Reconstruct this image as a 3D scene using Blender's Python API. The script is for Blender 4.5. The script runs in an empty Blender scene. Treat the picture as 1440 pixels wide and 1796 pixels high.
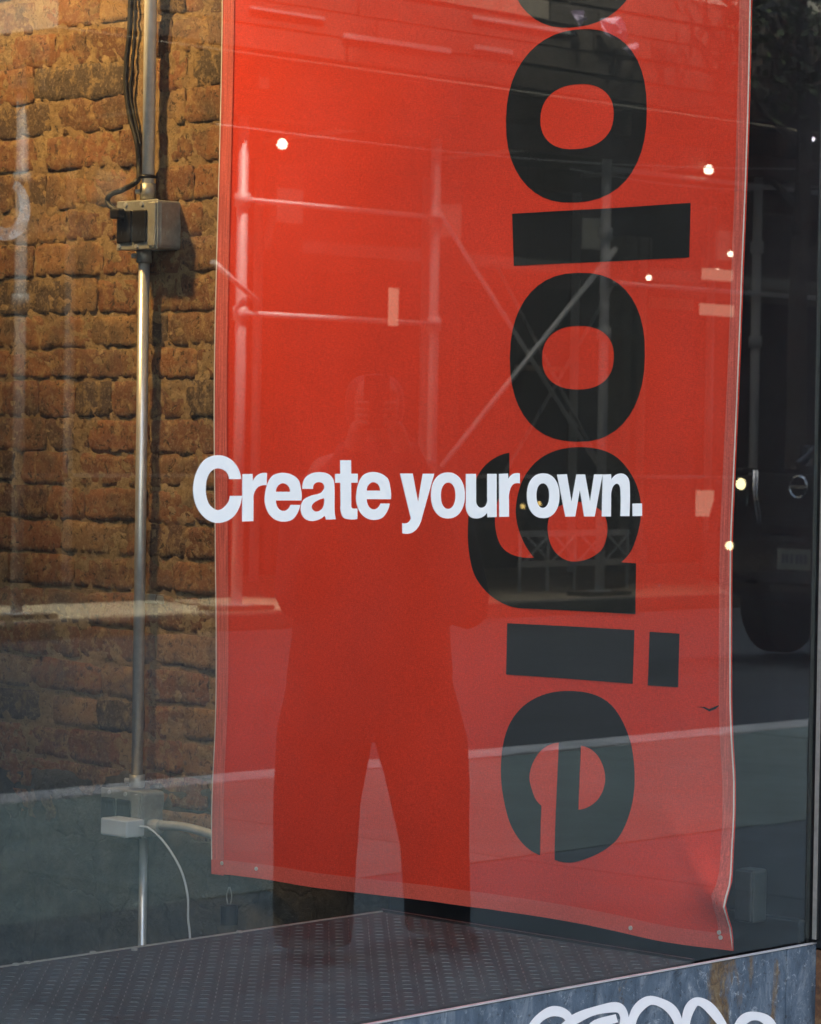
import bpy, bmesh, math, random
from mathutils import Vector, Matrix, noise
R = math.radians
random.seed(7)
sc = bpy.context.scene
col = sc.collection

# ------------------------------------------------------------------ camera
PW, PH, FPX = 1440.0, 1796.0, 5416.0          # photograph size and focal length in its pixels
PHI, PITCH, ROLL = R(43.4), R(1.375), R(-0.9)
CAM = Vector((0, 0, 1.5))
fw0 = Vector((math.cos(PHI), math.sin(PHI), 0)); rt0 = Vector((math.sin(PHI), -math.cos(PHI), 0)); up0 = Vector((0, 0, 1))
FW = fw0 * math.cos(PITCH) - up0 * math.sin(PITCH)
up1 = up0 * math.cos(PITCH) + fw0 * math.sin(PITCH)
RT = rt0 * math.cos(ROLL) - up1 * math.sin(ROLL)
UP = up1 * math.cos(ROLL) + rt0 * math.sin(ROLL)
cam = bpy.data.cameras.new('camera'); camo = bpy.data.objects.new('camera', cam); col.objects.link(camo)
cam.sensor_fit = 'VERTICAL'; cam.sensor_height = 24.0; cam.sensor_width = 24.0
cam.lens = 24.0 * FPX / PH
cam.clip_start = 0.05; cam.clip_end = 600
camo.matrix_world = Matrix((
    (RT.x, UP.x, -FW.x, CAM.x), (RT.y, UP.y, -FW.y, CAM.y), (RT.z, UP.z, -FW.z, CAM.z), (0, 0, 0, 1)))
cam.dof.use_dof = True; cam.dof.focus_distance = 5.0; cam.dof.aperture_fstop = 14.5
sc.camera = camo

# ------------------------------------------------------------------ sky, sun, exposure
SUN_EL, SUN_AZ = R(68), R(18)                 # sun stands behind the shop, the near side of the street is in its shade
sdir = Vector((-math.sin(SUN_AZ) * math.cos(SUN_EL), math.cos(SUN_AZ) * math.cos(SUN_EL), math.sin(SUN_EL)))  # towards the sun
w = bpy.data.worlds.new('World'); sc.world = w; w.use_nodes = True
nt = w.node_tree; bg = nt.nodes['Background']
sky = nt.nodes.new('ShaderNodeTexSky'); sky.sky_type = 'NISHITA'; sky.sun_disc = False
sky.air_density = 1.0; sky.dust_density = 6.5; sky.ozone_density = 0.3; sky.sun_elevation = SUN_EL; sky.sun_rotation = math.atan2(sdir.x, sdir.y)
nt.links.new(sky.outputs['Color'], bg.inputs['Color']); bg.inputs['Strength'].default_value = 0.15
sl = bpy.data.lights.new('sun', 'SUN'); sl.energy = 3.5; sl.angle = R(0.5); sl.color = (1, 0.93, 0.82)
so = bpy.data.objects.new('sun', sl); col.objects.link(so); so.location = (0, 0, 40)
so.rotation_euler = (-sdir).to_track_quat('-Z', 'Y').to_euler()
vs = sc.view_settings
vs.view_transform = 'Standard'; vs.look = 'None'; vs.gamma = 1.0; vs.exposure = 2.35; vs.use_curve_mapping = False
sc.cycles.use_denoising = True; sc.cycles.use_adaptive_sampling = True; sc.cycles.adaptive_threshold = 0.015
sc.cycles.max_bounces = 8; sc.cycles.transparent_max_bounces = 12
sc.cycles.caustics_reflective = False; sc.cycles.caustics_refractive = False

# ------------------------------------------------------------------ helpers
YG = 2.8725        # street face of the glass
XW = 3.98          # brick wall face
ZF = 0.713         # display floor
XB = 3.7933        # banner plane
YP = 3.535         # back edge of the display floor
XP = 3.687         # right edge of the display floor

def ray(px, py): return FW + RT * ((px - PW / 2) / FPX) + UP * ((PH / 2 - py) / FPX)
def on(px, py, axis, val):
    r = ray(px, py); t = (val - CAM[axis]) / r[axis]; return CAM + r * t
def mir(p): return Vector((p.x, 2 * YG - p.y, p.z))
def rground(px, py, h=0.0): return mir(on(px, py, 2, h))      # street point seen in the glass, on the ground
def rplane(px, py, Y): return mir(on(px, py, 1, 2 * YG - Y))  # street point seen in the glass, at distance Y

def link(o, parent=None):
    col.objects.link(o)
    if parent is not None: o.parent = parent
    return o
def tag(o, label=None, cat=None, group=None, kind=None):
    if label: o['label'] = label
    if cat: o['category'] = cat
    if group: o['group'] = group
    if kind: o['kind'] = kind
    return o
def thing(name, label, cat, loc=(0, 0, 0), group=None, rz=0.0):
    o = bpy.data.objects.new(name, None); col.objects.link(o); o.location = loc; o.rotation_euler = (0, 0, rz)
    o.empty_display_size = 0.1
    return tag(o, label, cat, group)
def base(parent):
    """offset of a parent thing, so parts can be given in world coordinates"""
    return Vector(parent.location) if parent is not None else Vector((0, 0, 0))
def mesh_obj(name, verts, faces, mat, parent=None, smooth=False, local=False):
    off = Vector((0, 0, 0)) if local else base(parent)
    if parent is not None and parent.parent is not None and not local: off = off + base(parent.parent)
    me = bpy.data.meshes.new(name)
    me.from_pydata([tuple(Vector(v) - off) for v in verts], [], faces)
    me.update()
    if mat: me.materials.append(mat)
    if smooth:
        for p in me.polygons: p.use_smooth = len(p.vertices) <= 4
    return link(bpy.data.objects.new(name, me), parent)

class MB:
    def __init__(s): s.v = []; s.f = []; s.sm = []
    def add(s, vs, fs):
        n = len(s.v); s.v += [Vector(v) for v in vs]; s.f += [tuple(i + n for i in f) for f in fs]; return s
    def box(s, a, b, rot=None, piv=None):
        x0, y0, z0 = a; x1, y1, z1 = b
        vs = [Vector(p) for p in ((x0,y0,z0),(x1,y0,z0),(x1,y1,z0),(x0,y1,z0),(x0,y0,z1),(x1,y0,z1),(x1,y1,z1),(x0,y1,z1))]
        if rot is not None:
            c = Vector(piv) if piv is not None else (Vector(a) + Vector(b)) / 2
            vs = [c + rot @ (v - c) for v in vs]
        return s.add(vs, [(0,3,2,1),(4,5,6,7),(0,1,5,4),(1,2,6,5),(2,3,7,6),(3,0,4,7)])
    def tube(s, pts, r, n=12, caps=True):
        pts = [Vector(p) for p in pts]; rs = r if isinstance(r, (list, tuple)) else [r] * len(pts)
        vs = []; fs = []; ref = None
        for i, p in enumerate(pts):
            d = (pts[min(i + 1, len(pts) - 1)] - pts[max(i - 1, 0)]).normalized()
            if ref is None:
                ref = Vector((0, 0, 1)) if abs(d.z) < 0.9 else Vector((1, 0, 0))
            a = (ref - d * ref.dot(d)).normalized(); b = d.cross(a); ref = a
            for k in range(n):
                t = 2 * math.pi * k / n; vs.append(p + (a * math.cos(t) + b * math.sin(t)) * rs[i])
        for i in range(len(pts) - 1):
            for k in range(n):
                fs.append((i*n+k, i*n+(k+1) % n, (i+1)*n+(k+1) % n, (i+1)*n+k))
        if caps:
            fs.append(tuple(range(n))[::-1]); fs.append(tuple((len(pts)-1)*n + k for k in range(n)))
        return s.add(vs, fs)
    def build(s, name, mat, parent=None, smooth=False, bevel=0, local=False):
        o = mesh_obj(name, s.v, s.f, mat, parent, smooth, local)
        if bevel:
            m = o.modifiers.new('bevel', 'BEVEL'); m.width = bevel; m.segments = 2; m.limit_method = 'ANGLE'
        return o
def box(name, a, b, mat, parent=None, bevel=0, **k): return MB().box(a, b).build(name, mat, parent, bevel=bevel, **k)
def tube(name, pts, r, mat, parent=None, n=12, **k): return MB().tube(pts, r, n).build(name, mat, parent, smooth=True, **k)
def smoothpts(pts, n=8):
    """Catmull-Rom through points"""
    P = [Vector(p) for p in pts]; out = []
    for i in range(len(P) - 1):
        p0 = P[max(i-1, 0)]; p1 = P[i]; p2 = P[i+1]; p3 = P[min(i+2, len(P)-1)]
        for k in range(n):
            t = k / n
            out.append(0.5 * ((2*p1) + (p2-p0)*t + (2*p0-5*p1+4*p2-p3)*t*t + (3*p1-p0-3*p2+p3)*t**3))
    out.append(P[-1]); return out

# ------------------------------------------------------------------ materials
class N:
    def __init__(s, name):
        s.m = bpy.data.materials.new(name); s.m.use_nodes = True; s.t = s.m.node_tree
        s.p = s.t.nodes['Principled BSDF']; s.out = s.t.nodes['Material Output']
    def n(s, typ, **kw):
        o = s.t.nodes.new('ShaderNode' + typ)
        for k, v in kw.items():
            if k in o.inputs: o.inputs[k].default_value = v
            else: setattr(o, k, v)
        return o
    def l(s, a, b): s.t.links.new(a, b)
    def coord(s, kind='Object', scale=(1, 1, 1)):
        c = s.n('TexCoord'); m = s.n('Mapping'); m.inputs['Scale'].default_value = scale
        s.l(c.outputs[kind], m.inputs['Vector']); return m.outputs['Vector']
    def noise(s, vec, scale, detail=6, rough=0.6, dist=0.0):
        o = s.n('TexNoise'); o.inputs['Scale'].default_value = scale; o.inputs['Detail'].default_value = detail
        o.inputs['Roughness'].default_value = rough; o.inputs['Distortion'].default_value = dist
        if vec is not None: s.l(vec, o.inputs['Vector'])
        return o.outputs['Fac']
    def ramp(s, fac, stops, interp='LINEAR'):
        r = s.n('ValToRGB'); e = r.color_ramp.elements; r.color_ramp.interpolation = interp
        while len(e) < len(stops): e.new(0.5)
        for i, (p, c) in enumerate(stops):
            e[i].position = p; e[i].color = (c[0], c[1], c[2], 1) if hasattr(c, '__len__') else (c, c, c, 1)
        s.l(fac, r.inputs['Fac']); return r.outputs['Color']
    def mix(s, fac, a, b, mode='MIX'):
        m = s.n('Mix'); m.data_type = 'RGBA'; m.blend_type = mode
        for v, i in ((fac, 0), (a, 6), (b, 7)):
            if hasattr(v, 'is_linked'): s.l(v, m.inputs[i])
            elif i == 0: m.inputs[0].default_value = v
            else: m.inputs[i].default_value = (v[0], v[1], v[2], 1)
        return m.outputs[2]
    def bump(s, h, strength=0.3, dist=0.01, prev=None):
        b = s.n('Bump'); b.inputs['Strength'].default_value = strength; b.inputs['Distance'].default_value = dist
        s.l(h, b.inputs['Height'])
        if prev is not None: s.l(prev, b.inputs['Normal'])
        return b.outputs['Normal']
    def set(s, **kw):
        for k, v in kw.items():
            i = s.p.inputs[k.replace('_', ' ')]
            if hasattr(v, 'is_linked'): s.l(v, i)
            elif hasattr(v, '__len__') and len(v) == 3: i.default_value = (*v, 1)
            else: i.default_value = v
        return s.m
def simple(name, c, rough=0.6, metal=0.0, var=0.15, scale=20, bump=0.0, spec=0.5):
    a = N(name); v = a.coord()
    f = a.noise(v, scale, 6, 0.65)
    c1 = tuple(x * (1 - var) for x in c); c2 = tuple(min(1, x * (1 + var)) for x in c)
    a.set(Base_Color=a.ramp(f, [(0.3, c1), (0.7, c2)]), Roughness=rough, Metallic=metal)
    a.p.inputs['Specular IOR Level'].default_value = spec
    if bump: a.set(Normal=a.bump(f, bump, 0.004))
    return a.m
def emit(name, c, strength):
    a = N(name); a.set(Base_Color=c, Emission_Color=c, Emission_Strength=strength); return a.m

def mat_brick():
    a = N('brick'); v = a.coord('Object'); oi = a.n('ObjectInfo')
    g = a.n('NewGeometry'); pos = g.outputs['Position']
    tone = a.ramp(oi.outputs['Random'], [(0.0, (0.10, 0.06, 0.036)), (0.10, (0.22, 0.09, 0.042)), (0.3, (0.30, 0.13, 0.055)), (0.46, (0.19, 0.085, 0.045)),
                                         (0.62, (0.33, 0.185, 0.08)), (0.76, (0.27, 0.105, 0.048)), (0.88, (0.37, 0.22, 0.10)), (0.93, (0.13, 0.08, 0.05)), (1.0, (0.075, 0.06, 0.045))])
    n1 = a.noise(pos, 34, 8, 0.7, 0.4); n2 = a.noise(pos, 150, 6, 0.7); n3 = a.noise(pos, 9, 4, 0.6)
    n4 = a.noise(pos, 62, 10, 0.78, 0.8)
    c = a.mix(a.ramp(n1, [(0.50, 0.0), (0.63, 0.7)]), tone, (0.45, 0.30, 0.13))          # mortar smears
    c = a.mix(a.ramp(n3, [(0.50, 0.0), (0.68, 0.75)]), c, (0.10, 0.072, 0.048))           # soot
    c = a.mix(a.ramp(n4, [(0.40, 0.95), (0.465, 0.0)]), c, (0.042, 0.028, 0.02))          # pits
    c = a.mix(a.ramp(n2, [(0.52, 0.0), (0.72, 0.55)]), c, (0.52, 0.38, 0.22))             # pale grit
    nb = a.bump(n2, 0.7, 0.005); nb = a.bump(n4, 0.8, 0.008, nb); nb = a.bump(n1, 0.4, 0.008, nb)
    return a.set(Base_Color=c, Roughness=0.9, Normal=nb)
def mat_mortar():
    a = N('mortar'); g = a.n('NewGeometry'); pos = g.outputs['Position']
    n1 = a.noise(pos, 45, 8, 0.75, 0.6); n2 = a.noise(pos, 170, 6, 0.75); n3 = a.noise(pos, 8, 4)
    c = a.ramp(n1, [(0.25, (0.10, 0.065, 0.035)), (0.42, (0.31, 0.205, 0.095)), (0.66, (0.50, 0.36, 0.185))])
    c = a.mix(a.ramp(n3, [(0.4, 0.0), (0.7, 0.7)]), c, (0.30, 0.18, 0.09))
    n4 = a.noise(pos, 75, 10, 0.8, 0.9)
    c = a.mix(a.ramp(n4, [(0.38, 0.95), (0.46, 0.0)]), c, (0.035, 0.024, 0.016))
    nb = a.bump(n2, 0.8, 0.006); nb = a.bump(n1, 0.8, 0.012, nb)
    return a.set(Base_Color=c, Roughness=0.95, Normal=nb)
def mat_parge():
    a = N('old_render'); g = a.n('NewGeometry'); pos = g.outputs['Position']
    n1 = a.noise(pos, 7, 8, 0.65, 0.3); n2 = a.noise(pos, 90, 6, 0.7); n3 = a.noise(pos, 26, 6, 0.7)
    c = a.ramp(n1, [(0.3, (0.030, 0.030, 0.024)), (0.5, (0.070, 0.068, 0.052)), (0.7, (0.14, 0.13, 0.095))])
    v = a.n('TexVoronoi'); v.feature = 'DISTANCE_TO_EDGE'; v.inputs['Scale'].default_value = 6.5
    vm = a.n('VectorMath'); vm.operation = 'ADD'
    nz = a.n('TexNoise'); nz.inputs['Scale'].default_value = 9; nz.inputs['Detail'].default_value = 6
    sc_ = a.n('VectorMath'); sc_.operation = 'SCALE'; sc_.inputs['Scale'].default_value = 0.12
    a.l(pos, nz.inputs['Vector']); a.l(nz.outputs['Color'], sc_.inputs[0]); a.l(pos, vm.inputs[0]); a.l(sc_.outputs[0], vm.inputs[1]); a.l(vm.outputs[0], v.inputs['Vector'])
    cr = a.ramp(v.outputs['Distance'], [(0.0, 0.45), (0.03, 1.0)])
    c = a.mix(cr, (0.03, 0.026, 0.02), c)
    c = a.mix(a.ramp(n3, [(0.5, 0.0), (0.75, 0.6)]), c, (0.15, 0.14, 0.10))
    nb = a.bump(n2, 0.5, 0.006); nb = a.bump(n3, 0.7, 0.015, nb); nb = a.bump(cr, 0.5, 0.006, nb)
    return a.set(Base_Color=c, Roughness=0.92, Normal=nb)
def mat_cloth(name, c, weave=1.0, ribs=False):
    a = N(name); g = a.n('NewGeometry'); pos = g.outputs['Position']
    m = a.n('Mapping'); m.inputs['Scale'].default_value = (1, 1, 9); a.l(pos, m.inputs['Vector'])
    m2 = a.n('Mapping'); m2.inputs['Scale'].default_value = (1, 9, 1); a.l(pos, m2.inputs['Vector'])
    t1 = a.noise(m.outputs[0], 140, 4, 0.7); t2 = a.noise(m2.outputs[0], 140, 4, 0.7); n3 = a.noise(pos, 3.2, 4, 0.55); n4 = a.noise(pos, 420, 3, 0.7)
    th = a.mix(0.5, t1, t2)
    k = a.ramp(th, [(0.38, 0.74), (0.62, 1.14)])
    k2 = a.ramp(n3, [(0.3, 0.88), (0.7, 1.06)]); k3 = a.ramp(n4, [(0.35, 0.89), (0.65, 1.07)])
    cc = a.mix(1.0, a.mix(1.0, a.mix(1.0, c, k, 'MULTIPLY'), k2, 'MULTIPLY'), k3, 'MULTIPLY')
    if ribs:
        m3 = a.n('Mapping'); m3.inputs['Scale'].default_value = (1, 1, 0.02); a.l(pos, m3.inputs['Vector'])
        cc = a.mix(1.0, cc, a.ramp(a.noise(m3.outputs[0], 330, 3, 0.6), [(0.35, 0.72), (0.65, 1.12)]), 'MULTIPLY')
    a.p.inputs['Specular IOR Level'].default_value = 0.15
    return a.set(Base_Color=cc, Roughness=0.75, Normal=a.bump(th, 0.25 * weave, 0.002))
def mat_glass():
    a = N('window_glass'); a.t.nodes.remove(a.p)
    lw = a.n('LayerWeight'); lw.inputs['Blend'].default_value = 0.5
    p5 = a.n('Math', operation='POWER'); a.l(lw.outputs['Facing'], p5.inputs[0]); p5.inputs[1].default_value = 5.0
    fr = a.n('Math', operation='MULTIPLY_ADD'); a.l(p5.outputs[0], fr.inputs[0]); fr.inputs[1].default_value = 0.85; fr.inputs[2].default_value = GLASS_R
    tr = a.n('BsdfTransparent'); tr.inputs['Color'].default_value = (0.93, 0.955, 0.945, 1)
    gl = a.n('BsdfGlossy'); gl.inputs['Roughness'].default_value = 0.0; gl.inputs['Color'].default_value = (0.88, 1.0, 1.0, 1)
    df = a.n('BsdfDiffuse'); df.inputs['Color'].default_value = (0.6, 0.62, 0.62, 1)
    m1 = a.n('MixShader'); a.l(fr.outputs[0], m1.inputs[0]); a.l(tr.outputs[0], m1.inputs[1]); a.l(gl.outputs[0], m1.inputs[2])
    v = a.coord('Object'); du = a.ramp(a.noise(v, 5.0, 8, 0.7), [(0.35, 0.004), (0.75, 0.016)])
    sp = a.ramp(a.noise(v, 60, 2, 0.5), [(0.76, 0.0), (0.80, 0.10)])
    ad = a.n('Math', operation='ADD'); a.l(du, ad.inputs[0]); a.l(sp, ad.inputs[1])
    m2 = a.n('MixShader'); a.l(ad.outputs[0], m2.inputs[0]); a.l(m1.outputs[0], m2.inputs[1]); a.l(df.outputs[0], m2.inputs[2])
    a.l(m2.outputs[0], a.out.inputs['Surface']); return a.m
def mat_glass_back():
    a = N('glass_inner_face'); a.t.nodes.remove(a.p)
    tr = a.n('BsdfTransparent'); tr.inputs['Color'].default_value = (0.97, 0.985, 0.98, 1)
    a.l(tr.outputs[0], a.out.inputs['Surface']); return a.m
GLASS_R = 0.090
def mat_ledge():
    a = N('weathered_blue_steel'); g = a.n('NewGeometry'); pos = g.outputs['Position']
    m = a.n('Mapping'); m.inputs['Scale'].default_value = (1, 1, 0.4); a.l(pos, m.inputs['Vector'])
    n1 = a.noise(m.outputs[0], 22, 12, 0.78, 0.7); n2 = a.noise(pos, 120, 8, 0.75); n3 = a.noise(m.outputs[0], 11, 9, 0.7, 0.8); n4 = a.noise(pos, 48, 10, 0.8, 1.2)
    c = a.ramp(n1, [(0.28, (0.020, 0.032, 0.045)), (0.42, (0.055, 0.088, 0.125)), (0.53, (0.10, 0.145, 0.195)), (0.63, (0.20, 0.25, 0.29)), (0.76, (0.36, 0.42, 0.45))])
    c = a.mix(a.ramp(n4, [(0.56, 0.0), (0.63, 0.85)]), c, (0.36, 0.42, 0.46))
    c = a.mix(a.ramp(n2, [(0.34, 0.75), (0.44, 0.0)]), c, (0.02, 0.022, 0.025))
    sx = a.n('SeparateXYZ'); a.l(pos, sx.inputs[0])
    tot = None
    for (cx, wdt) in ((3.872, 0.014), (3.735, 0.020), (3.815, 0.016)):       # rust runs down at these seams
        d = a.n('Math', operation='SUBTRACT'); a.l(sx.outputs['X'], d.inputs[0]); d.inputs[1].default_value = cx
        ab = a.n('Math', operation='ABSOLUTE'); a.l(d.outputs[0], ab.inputs[0])
        q = a.n('MapRange'); a.l(ab.outputs[0], q.inputs[0]); q.inputs[1].default_value = 0.0; q.inputs[2].default_value = wdt * 2; q.inputs[3].default_value = 0.16; q.inputs[4].default_value = 0.0
        if tot is None: tot = q.outputs[0]
        else:
            ad = a.n('Math', operation='MAXIMUM'); a.l(tot, ad.inputs[0]); a.l(q.outputs[0], ad.inputs[1]); tot = ad.outputs[0]
    ad = a.n('Math', operation='ADD'); a.l(tot, ad.inputs[0]); a.l(n3, ad.inputs[1])
    rc = a.ramp(n4, [(0.35, (0.035, 0.025, 0.015)), (0.5, (0.17, 0.10, 0.035)), (0.65, (0.24, 0.20, 0.11))])
    c = a.mix(a.ramp(ad.outputs[0], [(0.60, 0.0), (0.68, 0.9)]), c, rc)
    return a.set(Base_Color=c, Roughness=a.ramp(n1, [(0.3, 0.4), (0.7, 0.7)]), Metallic=0.1, Normal=a.bump(n1, 0.5, 0.006))
def mat_rust():
    a = N('rust'); g = a.n('NewGeometry'); pos = g.outputs['Position']
    n1 = a.noise(pos, 45, 8, 0.75, 0.5)
    c = a.ramp(n1, [(0.3, (0.05, 0.03, 0.022)), (0.5, (0.16, 0.075, 0.035)), (0.7, (0.28, 0.17, 0.08))])
    return a.set(Base_Color=c, Roughness=0.85, Normal=a.bump(n1, 0.6, 0.004))
def mat_plate():
    a = N('tread_plate_paint'); g = a.n('NewGeometry'); pos = g.outputs['Position']
    n1 = a.noise(pos, 7, 8, 0.7, 0.4); n2 = a.noise(pos, 160, 4, 0.6)
    c = a.ramp(n1, [(0.3, (0.010, 0.015, 0.016)), (0.50, (0.020, 0.028, 0.030)), (0.64, (0.045, 0.054, 0.054)), (0.76, (0.10, 0.105, 0.095))])
    c = a.mix(a.ramp(n2, [(0.62, 0.0), (0.75, 0.5)]), c, (0.14, 0.14, 0.13))
    return a.set(Base_Color=c, Roughness=a.ramp(n1, [(0.3, 0.6), (0.7, 0.8)]), Metallic=0.0, Normal=a.bump(n2, 0.15, 0.002))
def mat_concrete(name, c, scale=3.0):
    a = N(name); g = a.n('NewGeometry'); pos = g.outputs['Position']; oi = a.n('ObjectInfo')
    n1 = a.noise(pos, scale, 8, 0.7, 0.3); n2 = a.noise(pos, scale * 25, 5, 0.7)
    cc = a.ramp(n1, [(0.3, tuple(x * 0.72 for x in c)), (0.7, tuple(x * 1.2 for x in c))])
    cc = a.mix(a.ramp(n2, [(0.55, 0.0), (0.75, 0.4)]), cc, tuple(x * 0.45 for x in c))
    k = a.ramp(oi.outputs['Random'], [(0, 0.88), (1, 1.08)])
    return a.set(Base_Color=a.mix(1.0, cc, k, 'MULTIPLY'), Roughness=0.85, Normal=a.bump(n2, 0.3, 0.01))

M = dict(
    brick=mat_brick(), mortar=mat_mortar(), parge=mat_parge(),
    red=mat_cloth('red_banner_fabric', (0.86, 0.058, 0.026)), hem=mat_cloth('red_hem_fabric', (0.85, 0.16, 0.12), 2.0, True), hem2=mat_cloth('red_bottom_hem', (0.86, 0.13, 0.09), 1.5),
    black_print=mat_cloth('black_print', (0.017, 0.018, 0.017), 0.6),
    vinyl=simple('white_vinyl', (0.86, 0.90, 0.88), 0.45, 0, 0.02, 8), outline=simple('dark_letter_outline', (0.07, 0.035, 0.06), 0.5),
    ledge=mat_ledge(), rust=mat_rust(), plate=mat_plate(),
    alu=simple('edge_aluminium', (0.75, 0.76, 0.76), 0.35, 0.6, 0.1, 60), frame=simple('black_frame_paint', (0.018, 0.02, 0.022), 0.35, 0, 0.3, 30),
    steel=simple('galvanised_pipe', (0.80, 0.80, 0.77), 0.33, 0.65, 0.12, 60), gbox=simple('galvanised_box', (0.40, 0.40, 0.36), 0.42, 0.45, 0.18, 70, 0.05),
    black=simple('black_plastic', (0.012, 0.012, 0.013), 0.4, 0, 0.2, 60), rubber=simple('black_cable', (0.015, 0.014, 0.013), 0.55, 0, 0.2, 60),
    white=simple('white_plastic', (0.62, 0.65, 0.66), 0.45, 0, 0.04, 30), flex=simple('grey_flexible_conduit', (0.50, 0.49, 0.44), 0.5, 0.3, 0.15, 50),
    blackwall=simple('black_painted_wall', (0.014, 0.017, 0.02), 0.5, 0, 0.35, 12, 0.1), dark=simple('dark_interior', (0.035, 0.033, 0.03), 0.9),
    ceil=simple('interior_plaster', (0.35, 0.32, 0.28), 0.9), floor_in=simple('pit_floor', (0.08, 0.075, 0.065), 0.9),
    paint=simple('white_graffiti_paint', (0.88, 0.90, 0.90), 0.5, 0, 0.04, 30), brass=simple('grommet', (0.7, 0.66, 0.6), 0.5, 0.3),
    facade=simple('shop_facade', (0.30, 0.22, 0.17), 0.9, 0, 0.2, 3),
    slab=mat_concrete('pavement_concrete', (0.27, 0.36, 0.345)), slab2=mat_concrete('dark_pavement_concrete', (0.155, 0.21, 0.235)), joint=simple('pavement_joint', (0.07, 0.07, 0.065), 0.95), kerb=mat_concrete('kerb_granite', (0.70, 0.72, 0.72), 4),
    asphalt=mat_concrete('asphalt', (0.078, 0.098, 0.118), 1.5),
)

# ------------------------------------------------------------------ glyph tools
def spline(nodes, n=7):
    """closed outline through nodes (x, y) smooth or (x, y, 1) corner"""
    P = [(Vector((q[0], q[1])), len(q) > 2) for q in nodes]; k = len(P); out = []
    for i in range(k):
        (p0, c0), (p1, c1) = P[i], P[(i + 1) % k]
        pm, pn = P[i - 1][0], P[(i + 2) % k][0]
        d = (p1 - p0); L = d.length
        if c0 and c1: out.append(p0); continue
        t0 = (p1 - pm).normalized() * L if not c0 else None
        t1 = (pn - p0).normalized() * L if not c1 else None
        if t0 is None: t0 = 2 * d - t1; t0 = t0.normalized() * L
        if t1 is None: t1 = 2 * d - t0; t1 = t1.normalized() * L
        for j in range(n):
            t = j / n; h = (2*t**3-3*t**2+1, t**3-2*t**2+t, -2*t**3+3*t**2, t**3-t**2)
            out.append(h[0]*p0 + h[1]*t0 + h[2]*p1 + h[3]*t1)
    return out
def superellipse(cx, cy, rx, ry, e=2.25, n=44):
    o = []
    for k in range(n):
        t = 2 * math.pi * k / n; c, s_ = math.cos(t), math.sin(t)
        o.append(Vector((cx + rx * math.copysign(abs(c) ** (2/e), c), cy + ry * math.copysign(abs(s_) ** (2/e), s_))))
    return o
def fill(contours, grid=0.0):
    """triangulate 2-d contours (holes by parity)"""
    bm = bmesh.new(); es = []
    for c in contours:
        vs_ = [bm.verts.new((p.x, p.y, 0)) for p in c]
        for i in range(len(vs_)): es.append(bm.edges.new((vs_[i], vs_[(i + 1) % len(vs_)])))
    bmesh.ops.triangle_fill(bm, use_beauty=True, edges=es)
    if grid:
        xs = [p.x for c in contours for p in c]; ys = [p.y for c in contours for p in c]
        for ax, lo, hi in ((0, min(xs), max(xs)), (1, min(ys), max(ys))):
            q = math.floor(lo / grid) * grid + grid
            while q < hi:
                no = (1, 0, 0) if ax == 0 else (0, 1, 0); co = (q, 0, 0) if ax == 0 else (0, q, 0)
                bmesh.ops.bisect_plane(bm, geom=bm.verts[:] + bm.edges[:] + bm.faces[:], plane_co=co, plane_no=no); q += grid
    bm.verts.index_update()
    v = [Vector((p.co.x, p.co.y)) for p in bm.verts]; f = [tuple(q.index for q in fc.verts) for fc in bm.faces]; bm.free(); return v, f
def plate_from(contours, place, depth_dir, name, mat, parent, grid=0.0):
    """flat cut-out: front face + a thin rim"""
    v, f = fill(contours, grid); vs_ = [place(p) for p in v]; n = len(vs_); fs = list(f)
    for c in contours:
        a = [place(p) for p in c]; b = [q + depth_dir for q in a]; s0 = len(vs_); vs_ += a + b; k = len(a)
        for i in range(k): fs.append((s0 + i, s0 + (i+1) % k, s0 + k + (i+1) % k, s0 + k + i))
    return mesh_obj(name, vs_, fs, mat, parent)

# ================================================================== THE SETTING: STREET
KY0, KY1 = -3.97, -13.2          # near kerb, far kerb
def structure(o): o['kind'] = 'structure'; return o
structure(box('road', (-60, KY1 + 0.15, -0.4), (120, KY0 - 0.24, -0.14), M['asphalt']))
pav = structure(box('pavement', (-60, KY0, -0.4), (120, YG + 0.02, -0.012), M['joint']))
# paving slabs seen in the glass, one by one
xs = [2.2 + 1.52 * i for i in range(10)]; ys = [(KY0 + 0.02, -1.575), (-1.555, 0.65), (0.67, YG - 0.02)]
rs = random.Random(3)
for (y0, y1) in ys:
    for i, x in enumerate(xs):
        dz = rs.uniform(-0.004, 0.004)
        o = box('paving_slab', (x, y0, -0.06), (x + 1.505, y1, 0.0 + dz), M['slab'] if y1 < -1 else M['slab2'], pav, bevel=0.006)
for (x0, x1) in ((-60, 2.19), (xs[-1] + 1.52, 120)):
    o = box('paving_field', (x0, KY0 + 0.02, -0.06), (x1, YG - 0.02, 0.0), M['slab'], pav)
structure(box('kerb', (-60, KY0 - 0.24, -0.3), (120, KY0, 0.006), M['kerb'], bevel=0.02))
M['farkerb'] = mat_concrete('far_kerb_stone', (0.14, 0.14, 0.13), 3)
structure(box('far_kerb', (-60, KY1, -0.3), (120, KY1 + 0.15, 0.004), M['farkerb'], bevel=0.02))
M['farpave'] = mat_concrete('far_pavement_concrete', (0.44, 0.36, 0.25), 2)
structure(box('far_pavement', (-60, -18.2, -0.4), (120, KY1, 0.0), M['farpave']))
structure(box('ground', (-300, -300, -0.6), (300, 300, -0.41), M['joint']))

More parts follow.
